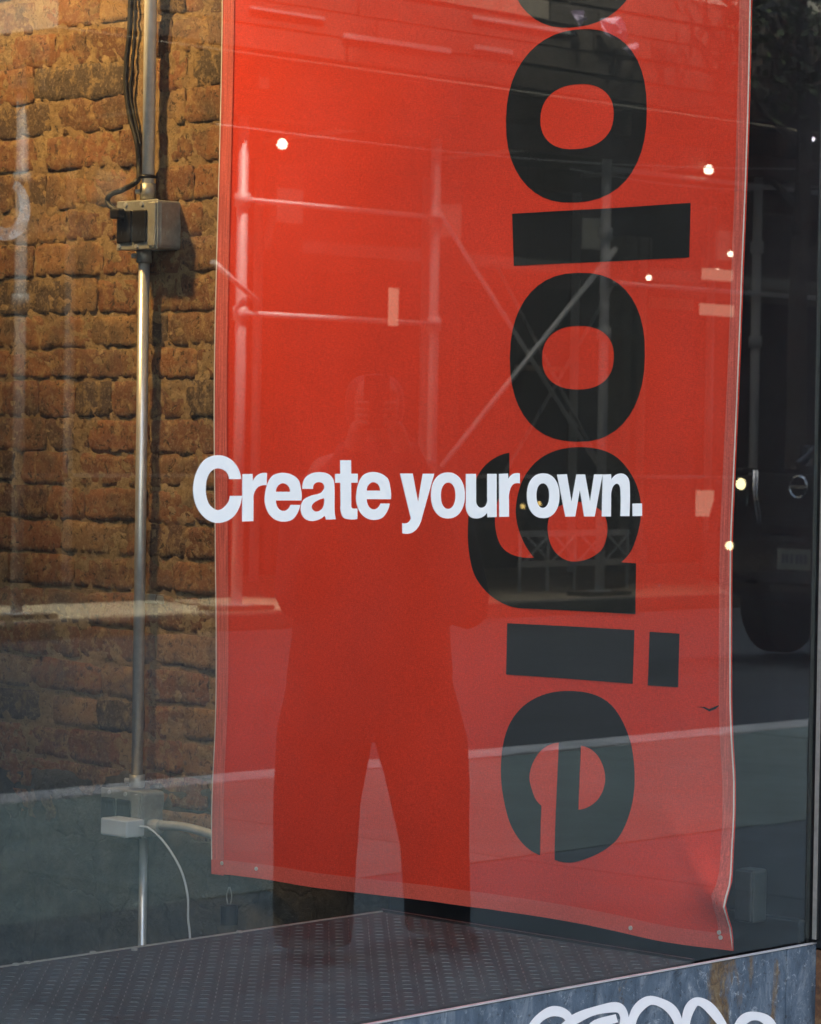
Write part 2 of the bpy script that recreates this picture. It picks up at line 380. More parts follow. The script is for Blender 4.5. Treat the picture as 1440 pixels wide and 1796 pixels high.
# ================================================================== SHOP BUILDING
bld = thing('shop_building', 'tall brown shop building that holds the display window', 'building', (0, 3.2, 0))
ZC = 3.9
bw = MB()
bw.box((-14, YG - 0.02, ZC), (14, 12, 42.3))                       # storeys above
bw.box((-14, YG - 0.02, 0), (-1.2, 12, ZC))                      # left of the window
bw.box((4.30, YG - 0.02, 0), (14, 12, ZC))                       # right of the window
bw.build('facade', M['facade'], bld)
box('ceiling', (-1.2, YG + 0.12, ZC - 0.02), (4.30, 6.4, ZC + 0.0 - 0.003), M['ceil'], bld)
box('back_wall', (-1.2, 6.4, 0), (4.30, 6.5, ZC - 0.02), M['dark'], bld)
box('lower_floor', (-1.2, YP + 0.02, -0.02), (XW, 6.4, 0.02), M['floor_in'], bld)
box('window_head', (-1.2, YG - 0.01, 3.35), (4.30, YG + 0.10, ZC - 0.003), M['frame'], bld)

nb_ = thing('shading_building', 'unseen taller building added beside the shop to shade the far pavement', 'building', (30, 7, 0))  # added out of view so its shadow covers the far pavement
box('facade', (14.01, YG - 0.02, 0), (70, 12, 46.8), M['facade'], nb_)  # wall of the added unseen building, there to cast shade
# ================================================================== BRICK WALL
wall = thing('brick_wall', 'old rough orange brick side wall inside the shop display', 'wall', (XW, 4.3, 0))
# mortar bed: an uneven sheet
y0, y1, z0, z1 = 3.79, 5.45, 0.83, 2.62; st = 0.0058
ny, nz = int((y1 - y0) / st), int((z1 - z0) / st); vs_ = []; fs = []
for j in range(nz + 1):
    for i in range(ny + 1):
        y = y0 + i * st; z = z0 + j * st
        d = noise.fractal(Vector((y * 34, z * 46, 1.3)), 0.7, 2.0, 5) * 0.0034 + noise.noise(Vector((y * 9, z * 9, 4))) * 0.0032
        vs_.append((XW - 0.0086 - d, y, z))
for j in range(nz):
    for i in range(ny):
        a = j * (ny + 1) + i; fs.append((a, a + ny + 1, a + ny + 2, a + 1))
mesh_obj('mortar_bed', vs_, fs, M['mortar'], wall, smooth=True)
box('wall_core', (XW + 0.03, YG + 0.15, 0), (4.30, 6.4, ZC - 0.02), M['dark'], wall)
# unit bricks, rough
def unit_brick(seed):
    rb = random.Random(seed); nx, nz_ = 9, 5; tl = rb.uniform(-.06, .06); v = []; f = []
    for j in range(nz_ + 1):
        for i in range(nx + 1):
            y = i / nx - 0.5; z = j / nz_ - 0.5
            ed = (i in (0, nx)) + (j in (0, nz_))
            jy = rb.uniform(-0.018, 0.018); jz = rb.uniform(-0.03, 0.03) + (0.05 * noise.noise(Vector((y * 4, z, seed * 3.1))) if j in (0, nz_) else 0)
            if ed == 2: jy = -math.copysign(rb.uniform(0.0, 0.035), y); jz = -math.copysign(rb.uniform(0.0, 0.06), z)
            x = -0.5 + rb.uniform(-0.035, 0.035) + tl * y * 1.2 + 0.05 * noise.noise(Vector((y * 3, z * 2.2, seed * 7.3))) + ((rb.uniform(-0.02, 0.06)) if ed == 1 else rb.uniform(0.0, 0.16) if ed == 2 else 0.0)
            v.append((x, y + jy, z + jz))
    per = [i for i in range(nx + 1)] + [(j + 1) * (nx + 1) - 1 for j in range(1, nz_ + 1)] + [nz_ * (nx + 1) + i for i in range(nx - 1, -1, -1)] + [j * (nx + 1) for j in range(nz_ - 1, 0, -1)]
    for j in range(nz_):
        for i in range(nx):
            a = j * (nx + 1) + i; f.append((a, a + nx + 1, a + nx + 2, a + 1))
    n0 = len(v)
    for p in per: v.append((0.5, v[p][1] * 1.02, v[p][2] * 1.02))
    k = len(per)
    for i in range(k): f.append((per[i], per[(i + 1) % k], n0 + (i + 1) % k, n0 + i))
    me = bpy.data.meshes.new('brick'); me.from_pydata(v, [], f); me.update(); me.materials.append(M['brick'])
    for p in me.polygons: p.use_smooth = p.index < nx * nz_
    return me
units = [unit_brick(i) for i in range(22)]
rb = random.Random(11)
def brick(ya, yb, za, zb, proud=None):
    o = bpy.data.objects.new('brick', rb.choice(units)); col.objects.link(o); o.parent = wall
    pr = rb.uniform(-0.0015, 0.0022) if proud is None else proud
    o.scale = (0.05, abs(yb - ya), abs(zb - za))
    if rb.random() < 0.5: o.scale.y *= 1
    o.rotation_euler = (rb.uniform(-0.026, 0.026), rb.uniform(-0.03, 0.03), rb.uniform(-0.012, 0.012))
    o.location = Vector((XW + 0.025 - 0.011 - pr, (ya + yb) / 2, (za + zb) / 2)) - Vector(wall.location)
    return o
# courses as the photograph shows them: (top y, bottom y at x=100, brick spans in x)
ROWS = [(-62, -12, [(-40, 55), (62, 175), (182, 228), (285, 345), (350, 430)]), (0, 50, [(-40, 66), (85, 180), (185, 228), (285, 330), (335, 420)]), (65, 115, [(-30, 30), (34, 102), (106, 155), (158, 226), (280, 305), (312, 420)]),
 (122, 175, [(-30, 66), (72, 226), (285, 330), (348, 430)]), (185, 234, [(-35, 90), (110, 228), (295, 330), (335, 430)]),
 (246, 297, [(-35, 68), (90, 155), (160, 213), (218, 250), (290, 345), (350, 420)]), (311, 364, [(-40, 30), (40, 85), (92, 152), (157, 240), (285, 345), (350, 430)]),
 (376, 424, [(-40, 70), (77, 120), (125, 205), (210, 290), (302, 360), (365, 430)]), (433, 483, [(-60, 14), (18, 62), (73, 185), (192, 250), (258, 320), (325, 430)]),
 (497, 548, [(-60, -2), (5, 132), (136, 175), (180, 250), (275, 316), (320, 430)]), (560, 607, [(-60, 34), (45, 165), (172, 245), (250, 297), (302, 400)]),
 (619, 662, [(-30, 95), (100, 220), (223, 270), (278, 350), (355, 430)]), (674, 728, [(-60, 12), (15, 72), (80, 135), (143, 200), (207, 262), (272, 332), (338, 430)]),
 (740, 790, [(-30, 85), (90, 158), (168, 265), (275, 390)]), (797, 845, [(-60, 30), (50, 122), (148, 240), (270, 350), (356, 430)]),
 (858, 906, [(-30, 90), (95, 152), (158, 262), (270, 345), (350, 430)]), (917, 964, [(-5, 112), (118, 228), (235, 262), (268, 330), (335, 430)]),
 (976, 1022, [(-60, 20), (24, 135), (140, 200), (205, 262), (268, 310), (315, 400)]), (1038, 1085, [(-30, 80), (86, 160), (166, 264), (270, 390)]),
 (1099, 1146, [(-60, 28), (32, 143), (152, 276), (285, 400)]), (1160, 1207, [(-50, 62), (68, 183), (188, 258), (264, 370)]),
 (1221, 1266, [(-30, 72), (104, 175), (180, 256), (264, 325), (331, 420)]), (1279, 1325, [(-60, 60), (68, 125), (131, 252), (260, 325), (331, 430)]),
 (1337, 1382, [(-50, 40), (45, 132), (138, 252), (258, 370)]), (1394, 1434, [(-60, 55), (60, 116), (122, 180), (186, 270), (276, 390)])]
for (ta, tb, spans) in ROWS:
    za = on(100, ta, 0, XW).z; zb = on(100, tb, 0, XW).z; ymid = (ta + tb) / 2; dz = rb.uniform(-0.002, 0.002)
    ends = []
    for (xa, xb) in spans:
        ya = on(xa, ymid, 0, XW).y; yb = on(xb, ymid, 0, XW).y
        j1, j2 = rb.uniform(-0.004, 0.004), rb.uniform(-0.004, 0.004)
        brick(ya + 0.005, yb - 0.005, za + j1 * .6 + 0.0055, zb + j2 * .6 - 0.0035); ends += [ya, yb]
    y = min(ends) - 0.012                       # the course runs on behind the banner
    while y > 4.0:
        L = rb.choice((0.2, 0.2, 0.1)); brick(y - L, y, za, zb); y -= L + 0.012
    y = max(ends) + 0.012
    while y < 5.2:
        L = rb.choice((0.2, 0.1)); brick(y, y + L, za, zb); y += L + 0.012
# rendered footing below the bricks, down into the pit
y0, y1, z0, z1 = 3.79, 5.60, 0.0, 0.885; st = 0.012
ny, nz = int((y1 - y0) / st), int((z1 - z0) / st); vs_ = []; fs = []
for j in range(nz + 1):
    for i in range(ny + 1):
        y = y0 + i * st; z = z0 + j * st
        edge = 0.855 + noise.noise(Vector((y * 5, 2, 0))) * 0.02 + noise.noise(Vector((y * 23, 7, 0))) * 0.012
        t = max(0.0, min(1.0, (edge - z) / 0.03))
        d = noise.fractal(Vector((y * 7, z * 7, 9)), 0.9, 2.0, 5) * 0.012
        vs_.append((XW + 0.02 - 0.034 * t - d * t, y, z))
for j in range(nz):
    for i in range(ny):
        a = j * (ny + 1) + i; fs.append((a, a + ny + 1, a + ny + 2, a + 1))
mesh_obj('footing_render', vs_, fs, M['parge'], wall, smooth=True)

# black boarded reveal between the brick and the glass
jamb = thing('black_reveal', 'flat black painted wall reveal right of the red banner', 'wall panel', (XW, 3.1, ZF))
box('panel', (XW - 0.004, YG + 0.012, 0.0), (XW + 0.03, 3.78, ZC - 0.03), M['blackwall'], jamb)
box('base_board', (XW - 0.022, YG + 0.012, 0.0), (XW - 0.0045, 3.78, ZF + 0.035), M['blackwall'], jamb, bevel=0.003)

# ================================================================== DISPLAY FLOOR
plat = thing('display_floor', 'dark grey steel tread plate floor of the window display', 'floor', (2.5, 3.2, ZF))
box('plate', (-1.2, YG + 0.012, ZF - 0.012), (XP, YP, ZF), M['plate'], plat, bevel=0.002)
box('front_support', (-1.2, YG + 0.03, 0.02), (XP - 0.02, YG + 0.08, ZF - 0.012), M['dark'], plat)
box('back_support', (-1.2, YP - 0.06, 0.02), (XP - 0.02, YP - 0.012, ZF - 0.012), M['dark'], plat)
box('end_support', (XP - 0.06, YG + 0.081, 0.02), (XP - 0.018, YP - 0.061, ZF - 0.012), M['dark'], plat)
box('back_trim', (-1.2, YP, ZF - 0.03), (XP, YP + 0.004, ZF + 0.0015), M['gbox'], plat)
box('end_trim', (XP, YG + 0.012, ZF - 0.03), (XP + 0.005, YP + 0.006, ZF + 0.004), M['frame'], plat)
mb = MB(); p = 0.0225; j = 0; y = YG + 0.03
while y < YP - 0.012:
    i = 0; x = 1.6
    while x < XP - 0.012:
        a = R(45) if (i + j) % 2 else R(-45); ca, sa = math.cos(a), math.sin(a); L, wd, h = 0.0074, 0.0019, 0.0012
        q = lambda u, v_, hh: (x + u * ca - v_ * sa, y + u * sa + v_ * ca, ZF + hh)
        mb.add([q(-L, 0, 0), q(0, -wd, 0), q(L, 0, 0), q(0, wd, 0), q(-L * .45, 0, h), q(L * .45, 0, h)],
               [(0, 1, 4), (1, 5, 4), (1, 2, 5), (2, 3, 5), (3, 4, 5), (3, 0, 4)])
        x += p; i += 1
    y += p; j += 1
M['lug'] = simple('worn_lug_steel', (0.042, 0.052, 0.055), 0.42, 0.1, 0.8, 7)
tag(mb.build('tread_lugs', M['lug'], plat), kind='stuff')
for (px, py) in ((28, 1693), (48, 1690), (163, 1672), (236, 1667), (420, 1636)):
    q = on(px, py, 2, ZF); mb = MB().tube([q, q + Vector((0, 0, .003))], .005, 8); mb.build('screw', M['gbox'], plat)

# ================================================================== WINDOW
win = thing('shop_window', 'large street window pane with white lettering across it', 'window', (2.0, YG, ZF))
T = 0.006
gv = [(-1.1, YG, ZF + 0.004), (XW + 0.003, YG, ZF + 0.004), (XW + 0.003, YG, 3.34), (-1.1, YG, 3.34), (-1.1, YG + T, ZF + 0.004), (XW + 0.003, YG + T, ZF + 0.004), (XW + 0.003, YG + T, 3.34), (-1.1, YG + T, 3.34)]
pane = mesh_obj('glass_pane', gv, [(0, 1, 2, 3), (5, 4, 7, 6), (1, 5, 6, 2), (4, 0, 3, 7), (3, 2, 6, 7), (4, 5, 1, 0)], mat_glass(), win)
pane.data.materials.append(mat_glass_back())
for p in pane.data.polygons: p.material_index = 0 if p.index == 0 else 1
box('frame_jamb', (XW + 0.0035, YG - 0.022, ZF - 0.01), (XW + 0.032, YG + 0.05, 3.36), M['frame'], win, bevel=0.003)
box('glazing_bead', (XW - 0.0065, YG - 0.010, ZF + 0.006), (XW + 0.0025, YG - 0.0008, 3.34), M['frame'], win, bevel=0.002)
box('bead_edge', (XW - 0.0078, YG - 0.0105, ZF + 0.006), (XW - 0.0066, YG - 0.003, 3.34), M['gbox'], win)
box('sill_edge', (-1.1, YG - 0.0042, ZF - 0.0022), (XW + 0.003, YG + 0.003, ZF - 0.0004), M['alu'], win)

a_ = N('pale_arc_mark'); a_.t.nodes.remove(a_.p); tr_n = a_.n('BsdfTransparent'); df_n = a_.n('BsdfDiffuse'); df_n.inputs['Color'].default_value = (0.6, 0.58, 0.5, 1)  # pale broken arc on the glass
mx_n = a_.n('MixShader'); a_.l(a_.ramp(a_.noise(a_.coord(), 38, 8, 0.7), [(0.36, 0.0), (0.62, 0.50)]), mx_n.inputs[0]); a_.l(tr_n.outputs[0], mx_n.inputs[1]); a_.l(df_n.outputs[0], mx_n.inputs[2]); a_.l(mx_n.outputs[0], a_.out.inputs['Surface'])
v = []; n = 30
for k in range(n + 1):
    t = R(-150 + 215 * k / n); c_, s_ = math.cos(t), math.sin(t); wd = 11 - 6 * max(0, k / n - .45)
    v += [on(10 + (34 - wd) * c_, 365 - (46 - wd) * s_, 1, YG - 0.0003), on(10 + (34 + wd) * c_, 365 - (46 + wd) * s_, 1, YG - 0.0003)]
mesh_obj('pale_arc_mark', v, [(2*k, 2*k+1, 2*k+3, 2*k+2) for k in range(n)], a_.m, pane)
E1 = [[(749,352,1),(747,285),(722,212),(635,177),(556,208),(518,330),(535,420),(580,470),(640,486),(700,465),(742,380,1),(681,380,1),(665,406),(635,418),(602,400),(588,352,1)],
      [(588,297,1),(600,260),(633,243),(666,260),(679,297,1)]]
def remap(c, a, b):
    return [[(b[0] + (q[0]-a[0]) * (b[2]-b[0]) / (a[2]-a[0]), b[1] + (q[1]-a[1]) * (b[3]-b[1]) / (a[3]-a[1])) + tuple(q[2:]) for q in k] for k in c]
Z1 = lambda p: on(320 + p.x / 3.6, 780 + p.y / 3.6, 1, YG)
Z2 = lambda p: on(690 + p.x / 3.1304, 780 + p.y / 3.1304, 1, YG)
def ring(o, i, e=2.2):
    return [superellipse((q[0]+q[2])/2, (q[1]+q[3])/2, (q[2]-q[0])/2, (q[3]-q[1])/2, e) for q in (o, i)]
G = [('C', Z1, [[(368,217,1),(350,150),(300,90),(222,66),(140,95),(85,180),(66,285),(85,385),(140,462),(215,494),(300,470),(350,410),(374,322,1),(298,324,1),(280,375),(228,412),(178,390),(152,340),(145,280),(156,205),(188,160),(230,150),(275,172),(293,217,1)]]),
 ('r', Z1, [[(377,186,1),(440,184,1),(442,232,1),(465,198),(495,180),(531,179,1),(529,256,1),(480,264),(452,300),(446,350,1),(445,482,1),(375,485,1)]]),
 ('e', Z1, E1),
 ('a', Z1, [[(755,278,1),(770,215),(810,183),(860,173),(915,183),(948,215),(957,265),(958,420),(966,470,1),(905,473,1),(896,447,1),(855,474),(805,481),(762,458),(745,405),(762,350),(810,322),(870,305),(893,275),(886,246),(857,236),(830,248),(822,279,1)],
            [(893,338,1),(850,352),(816,380),(818,407),(842,422),(872,412),(890,385)]]),
 ('t', Z1, [[(995,98,1),(1062,98,1),(1063,183,1),(1105,183,1),(1104,240,1),(1063,240,1),(1063,380,1),(1067,398),(1080,403,1),(1103,403,1),(1102,468,1),(1060,472),(1015,460),(998,420),(997,380,1),(996,240,1),(963,240,1),(963,184,1),(995,183,1)]]),
 ('e', Z1, remap(E1, (518,177,749,486), (1095,172,1313,475))),
 ('y', Z2, [[(35,158,1),(104,158,1),(134,318,1),(160,159,1),(222,159,1),(155,400,1),(132,455),(95,485),(48,486,1),(47,430,1),(78,428),(95,405,1)]]),
 ('o', Z2, ring((205,152,390,405), (258,208,340,352))),
 ('u', Z2, [[(397,160,1),(452,160,1),(452,310,1),(463,338),(485,346),(508,330),(514,290,1),(514,160,1),(565,160,1),(565,397,1),(515,398,1),(513,372,1),(490,395),(455,405),(420,395),(400,362),(397,320,1)]]),
 ('r', Z2, [[(578,160,1),(627,158,1),(629,190,1),(655,161),(692,157,1),(692,212,1),(655,218),(636,255),(632,300,1),(632,395,1),(580,396,1)]]),
 ('o', Z2, ring((732,157,910,403), (783,212,855,347))),
 ('w', Z2, [[(897,164,1),(950,162,1),(976,315,1),(1004,163,1),(1050,163,1),(1078,315,1),(1101,163,1),(1146,163,1),(1103,394,1),(1046,394,1),(1022,245,1),(996,394,1),(943,395,1)]]),
 ('n', Z2, [[(1148,164,1),(1193,162,1),(1195,192,1),(1225,163),(1262,160),(1288,185),(1296,230),(1294,392,1),(1245,392,1),(1245,245),(1236,219),(1219,215),(1200,238),(1193,290,1),(1192,394,1),(1143,394,1)]]),
 ('.', Z2, [[(1311,323,1),(1363,322,1),(1363,391,1),(1312,392,1)]])]
for k, (ch, zf, cs) in enumerate(G):
    cont = [c if not isinstance(c[0], tuple) else spline(c) for c in cs]
    off = Vector((0, -0.0008 - 0.0001 * (k % 2), 0))
    o = plate_from(cont, lambda p, zf=zf, off=off: zf(p) + off, Vector((0, 0.0007, 0)), 'letter' if ch != '.' else 'full_stop', M['vinyl'], pane)
    bigc = []
    for c in cont:
        m_ = len(c); area = sum(c[i].x * c[(i+1) % m_].y - c[(i+1) % m_].x * c[i].y for i in range(m_)); sg = 1 if area > 0 else -1
        if len(bigc) > 0: sg = -sg
        nc = []
        for i in range(m_):
            e_ = (c[(i+1) % m_] - c[i-1]); e_ = e_.normalized() if e_.length > 1e-9 else Vector((1, 0)); nc.append(c[i] + Vector((e_.y, -e_.x)) * sg * 4.6)
        bigc.append(nc)
    vv, ff = fill(bigc); mesh_obj('letter_outline', [zf(p) + Vector((0, -0.00012 - 0.00003 * (k % 4), 0)) for p in vv], ff, M['outline'], o, local=False)  # dark plate a little larger than the letter, behind it
    o['label'] = 'white vinyl %s of the window lettering' % ('letter ' + ch if ch != '.' else 'full stop')

# ================================================================== STEEL LEDGE
led = thing('window_ledge', 'weathered blue steel panel below the window with white graffiti', 'ledge', (2.6, YG, 0))
box('panel', (-1.1, YG - 0.003, 0.0), (3.905, YG + 0.009, ZF - 0.0035), M['ledge'], led)
box('end_panel', (3.909, YG - 0.003, 0.0), (XW + 0.004, YG + 0.009, ZF - 0.0035), M['ledge'], led)
box('seam_cover', (3.9045, YG - 0.0045, 0.0), (3.9095, YG - 0.0031, ZF - 0.005), M['ledge'], led, bevel=0.001)
Z3 = lambda x, y: on(860 + x / 2.483, 1640 + y / 2.483, 1, YG)
def blob(name, pts, mat, parent, off, n=6, jit=0.0):
    c = spline([(q[0], q[1]) for q in pts], n)
    rj = random.Random(len(pts) * 31 + int(pts[0][0])); c = [p + Vector((rj.uniform(-jit, jit), rj.uniform(-jit, jit))) for p in c]
    return plate_from([c], lambda p: Z3(p.x, p.y) + Vector((0, off, 0)), Vector((0, 0.0004, 0)), name, mat, parent)
strokes = [[(150,470),(170,410),(205,360),(262,330),(320,345),(345,400),(330,470)], [(352,368),(410,340),(480,320),(545,314),(572,345),(572,400),(550,470)],
           [(598,470),(604,390),(628,325),(680,284),(738,295),(785,330),(812,390),(818,460)], [(838,460),(842,375),(858,318),(888,288),(930,302),(975,350),(1012,410),(1030,470)],
           [(1050,450),(1075,388),(1112,355),(1160,353),(1200,375),(1228,420),(1235,470)], [(260,470),(300,415),(352,368)], [(420,470),(440,395),(540,360)]]
for k, s_ in enumerate(strokes):
    pts = smoothpts([(x, y, 0) for x, y in s_], 7); L, Rr = [], []
    for i, p in enumerate(pts):
        d = (pts[min(i+1, len(pts)-1)] - pts[max(i-1, 0)]).normalized(); nrm = Vector((-d.y, d.x, 0)); wd = 20.5 + 2.0 * math.sin(i * 0.35 + k)
        L.append(p + nrm * wd); Rr.append(p - nrm * wd)
    off = Vector((0, -0.0040 - 0.00015 * k, 0)); v = [Z3(p.x, p.y) + off for p in L] + [Z3(p.x, p.y) + off for p in Rr]; n = len(pts)
    mesh_obj('graffiti_stroke', v, [(i, i + 1, n + i + 1, n + i) for i in range(n - 1)], M['paint'], led)
# rusty door post beside the ledge
dp = thing('door_post', 'rusty brown steel door post at the right end of the ledge', 'post', (4.1, YG, 0))
box('post', (XW + 0.0045, YG - 0.02, 0), (4.295, YG + 0.05, ZF - 0.012), M['rust'], dp, bevel=0.004)
box('upper_post', (XW + 0.033, YG - 0.02, ZF - 0.012), (4.295, YG + 0.05, ZC - 0.003), M['frame'], dp, bevel=0.004)
q = Z3(1432, 215) + Vector((0.004, -0.02, 0)); MB().tube([q, q - Vector((0, 0.004, 0))], 0.006, 12).build('rivet', M['gbox'], dp)

# ================================================================== BANNER
ban = thing('hanging_banner', 'long red fabric banner with black vertical lettering', 'banner', (XB, 3.48, ZF))
LE = [(-1200, 401), (0, 388.5), (500, 382.5), (1000, 374), (1400, 370.5), (1533, 370)]
RE = [(-1200, 1345), (0, 1323), (480, 1305), (950, 1289.5), (1232, 1289), (1400, 1291), (1490, 1295), (1545, 1300), (1590, 1293), (1668, 1286)]
def lerp(tab, y):
    if y <= tab[0][0]: return tab[0][1]
    for (a, b), (c, d) in zip(tab, tab[1:]):
        if y <= c:
            t = (y - a) / (c - a); t = t * t * (3 - 2 * t) if False else t
            return b + (d - b) * t
    return tab[-1][1]
# edges and bottom in banner-plane coordinates (Y, z)
def yz(px, py): q = on(px, py, 0, XB); return q.y, q.z
LEw = [yz(x, y) for y, x in LE]; REw = [yz(x, y) for y, x in RE]
def edge_at(tab, z):
    if z >= tab[0][1]: return tab[0][0]
    for (a, b), (c, d) in zip(tab, tab[1:]):
        if z >= d: t = (z - b) / (d - b); return a + (c - a) * t
    return tab[-1][0]
BOT = sorted([yz(*p) for p in ((370, 1533), (400, 1535), (560, 1556), (719, 1575), (860, 1594), (1000, 1618), (1150, 1645), (1286, 1668))], reverse=True)
def bottom_z(y):
    if y >= BOT[0][0]: return BOT[0][1]
    for (a, b), (c, d) in zip(BOT, BOT[1:]):
        if y >= c: t = (y - a) / (c - a); return b + (d - b) * t
    return BOT[-1][1]
def ripple(y, z):
    """cloth relief, towards the viewer"""
    r = 0.0055 * math.sin(y * 9 + 0.6 * z) + 0.004 * math.sin(z * 5 + y * 3) + 0.0012 * math.sin(y * 31 + z * 4) + 0.006 * noise.noise(Vector((y * 3.1, z * 2.3, 5)))
    e = max(0.0, 1 - (y - 2.885) / 0.30); low = max(0.0, 1 - (z - 0.72) / 0.40)
    r += 0.016 * e * low * math.sin((z - 0.72) * 17 + (y - 2.885) * 6) * min(1, low * 3)
    r += 0.004 * low * math.sin(y * 16 + z * 14)
    r += 0.005 * max(0, 1 - abs((y - 3.0 - (z - 1.1) * 0.35)) / 0.02) * max(0, 1 - abs(z - 1.08) / 0.02)
    dy, dz = y - 2.905, z - 0.806
    r += 0.010 * math.exp(-((dy / 0.05) ** 2 + (dz / 0.035) ** 2)) - 0.006 * math.exp(-((dy / 0.06) ** 2 + ((dz + 0.06) / 0.04) ** 2))
    r += 0.008 * math.exp(-(((dz - dy * 0.9) / 0.02) ** 2)) * max(0, 1 - abs(dy) / 0.16)
    return r
def bp(y, z, lift=0.0): return Vector((XB - ripple(y, z) - lift, y, z))
ZT = LEw[0][1]; NU, NV = 90, 150; vs_ = []; fs = []
for j in range(NV + 1):
    for i in range(NU + 1):
        u = i / NU; v_ = j / NV
        # start from straight edges, then fit the edge wave at this height
        zt = ZT; y = LEw[-1][0] + (REw[-1][0] - LEw[-1][0]) * u; zb = bottom_z(y)
        z = zt + (zb - zt) * v_; yl = edge_at(LEw, z); yr = edge_at(REw, z); y = yl + (yr - yl) * u
        vs_.append(bp(y, z))
for j in range(NV):
    for i in range(NU):
        a = j * (NU + 1) + i; fs.append((a, a + 1, a + NU + 2, a + NU + 1))
cl = mesh_obj('cloth', vs_, fs, M['red'], ban, smooth=True)
m = cl.modifiers.new('thickness', 'SOLIDIFY'); m.thickness = 0.0012; m.offset = -1 if False else 1
def strip(name, rows, lift=0.0016, mat='hem'):
    """rows: list of lists of (y, z)"""
    n = len(rows[0]); v = [bp(y, z, lift) for r in rows for (y, z) in r]; f = []
    for j in range(len(rows) - 1):
        for i in range(n - 1): f.append((j*n+i, j*n+i+1, (j+1)*n+i+1, (j+1)*n+i))
    return mesh_obj(name, v, f, M[mat], ban, smooth=True)
HW = 0.031
rows = []
for j in range(121):
    z = ZT + (bottom_z(4.07) - ZT) * j / 120; yl = edge_at(LEw, z); rows.append([(yl - HW * k / 4, z) for k in range(5)])
strip('side_hem', rows)
rows = []
for j in range(161):
    z = ZT + (bottom_z(2.886) + 0.001 - ZT) * j / 160; yr = edge_at(REw, z); rows.append([(yr + HW * 0.75 * k / 4, z) for k in range(5)])
strip('side_hem', rows)
rows = [[], [], []]
for i in range(91):
    y = LEw[-1][0] + (REw[-1][0] - LEw[-1][0]) * i / 90
    for k in range(3): rows[k].append((y, bottom_z(y) + 0.0005 + 0.026 * k / 2))
strip('bottom_hem', rows, 0.0026, 'hem2')
M['edge_highlight'] = simple('pale_edge_highlight', (0.82, 0.70, 0.62), 0.8)  # pale strip along the cloth edges, painting in their rim highlight
for tab, sg in ((LEw, -1), (REw, 1)):
    zbt = bottom_z(tab[-1][0]) + 0.002; v = []; n = 160
    for j in range(n + 1):
        z = ZT + (zbt - ZT) * j / n; y = edge_at(tab, z); v += [bp(y, z, 0.0022), bp(y + sg * 0.0026, z, 0.0024)]
    mesh_obj('edge_highlight', v, [(2*j, 2*j+1, 2*j+3, 2*j+2) for j in range(n)], M['edge_highlight'], ban)
# letters printed on the cloth
def PB(px, py): q = on(px, py, 0, XB); return Vector((q.y, q.z))
def bring(o, i, e=2.28):
    cs = []
    for (tp, rt_, bt, lf) in (o, i):
        t, r, b, l = PB(*tp), PB(*rt_), PB(*bt), PB(*lf)
        cs.append(superellipse((r.x + l.x) / 2, (t.y + b.y) / 2, abs(l.x - r.x) / 2, abs(t.y - b.y) / 2, e))
    return cs
def bpoly(c): return spline([tuple(PB(q[0], q[1])) + tuple(q[2:]) for q in c])
o2 = bring(((1015,51.5),(1132,193),(1005,355),(892,205)), ((1019,147),(1073.5,201),(1001,262),(948.6,203)))
hgt = max(p.y for p in o2[0]) - min(p.y for p in o2[0])
o1 = [[p + Vector((0.004, hgt + 0.004)) for p in c] for c in o2]
BL = [('o', o1), ('o', o2), ('l', [bpoly([(900,375,1),(1209,355.5,1),(1206,451,1),(901.5,466,1)])]),
      ('o', bring(((1009,478),(1126,627),(1009,774.6),(893,627)), ((1011,571),(1070,623),(1007,683),(948,623)))),
      ('g', [bpoly([(891,794,1),(862,806),(840,830),(826,870),(821,925),(823,970),(833,1010),(855,1040),(885,1060),(915,1067,1),(1114,1077,1),(1114,988,1),(1087,986,1),(1110,955),(1122,893),(1108,840),(1070,798),(1011,784),(955,797),(918,835),(903,889),(910,935),(934,978,1),(900,974),(878,958),(868,930),(867,900),(874,872),(891,852,1)]),
             bpoly([(956,925),(968,893),(1010,880),(1050,897),(1061,929),(1048,967),(1000,985),(968,967)])]),
      ('i', [bpoly([(889,1093,1),(1112.5,1105,1),(1110.5,1199,1),(887,1183,1)])]),
      ('dot', [bpoly([(1140,1108,1),(1195,1111,1),(1194,1205,1),(1138,1202,1)])]),
      ('e', [bpoly([(947,1500,1),(915,1477),(890,1432),(877,1353),(890,1275),(930,1228),(993,1212),(1065,1230),(1105,1290),(1115,1365),(1103,1432),(1075,1480),(1013,1511),(973,1508,1),(977,1303,1),(945,1317),(926,1357),(934,1395),(948,1413,1)]),
             bpoly([(1018,1308,1),(1050,1325),(1064,1365),(1050,1403),(1016,1420,1)])])]
for ch, cs in BL:
    o = plate_from(cs, lambda p: bp(p.x, p.y, 0.0008), Vector((0.0006, 0, 0)), 'printed_letter' if ch != 'dot' else 'printed_dot', M['black_print'], ban, grid=0.03)
    o['label'] = 'black printed %s on the red banner' % ('letter ' + ch if ch != 'dot' else 'dot of the letter i')
    for pl in o.data.polygons: pl.use_smooth = False
tr_ = [(1228, 1239), (1243, 1239), (1251, 1243), (1260, 1239), (1272, 1234), (1262, 1243), (1251, 1247), (1241, 1241)]
v = [bp(*yz(x, y), 0.0010) for x, y in tr_]; mesh_obj('dark_squiggle', v, [(0, 1, 7), (1, 2, 6, 7), (2, 3, 5, 6), (3, 4, 5)], M['black_print'], ban)  # small dark squiggle on the cloth
for (px, py) in ((389, 1514), (447, 1524), (1115, 1626), (1270, 1634), (1271, 1643)):
    y, z = yz(px, py); q = bp(y, z, 0.003); MB().tube([q, q - Vector((0.002, 0, 0))], 0.0035, 10).build('grommet', M['brass'], ban)
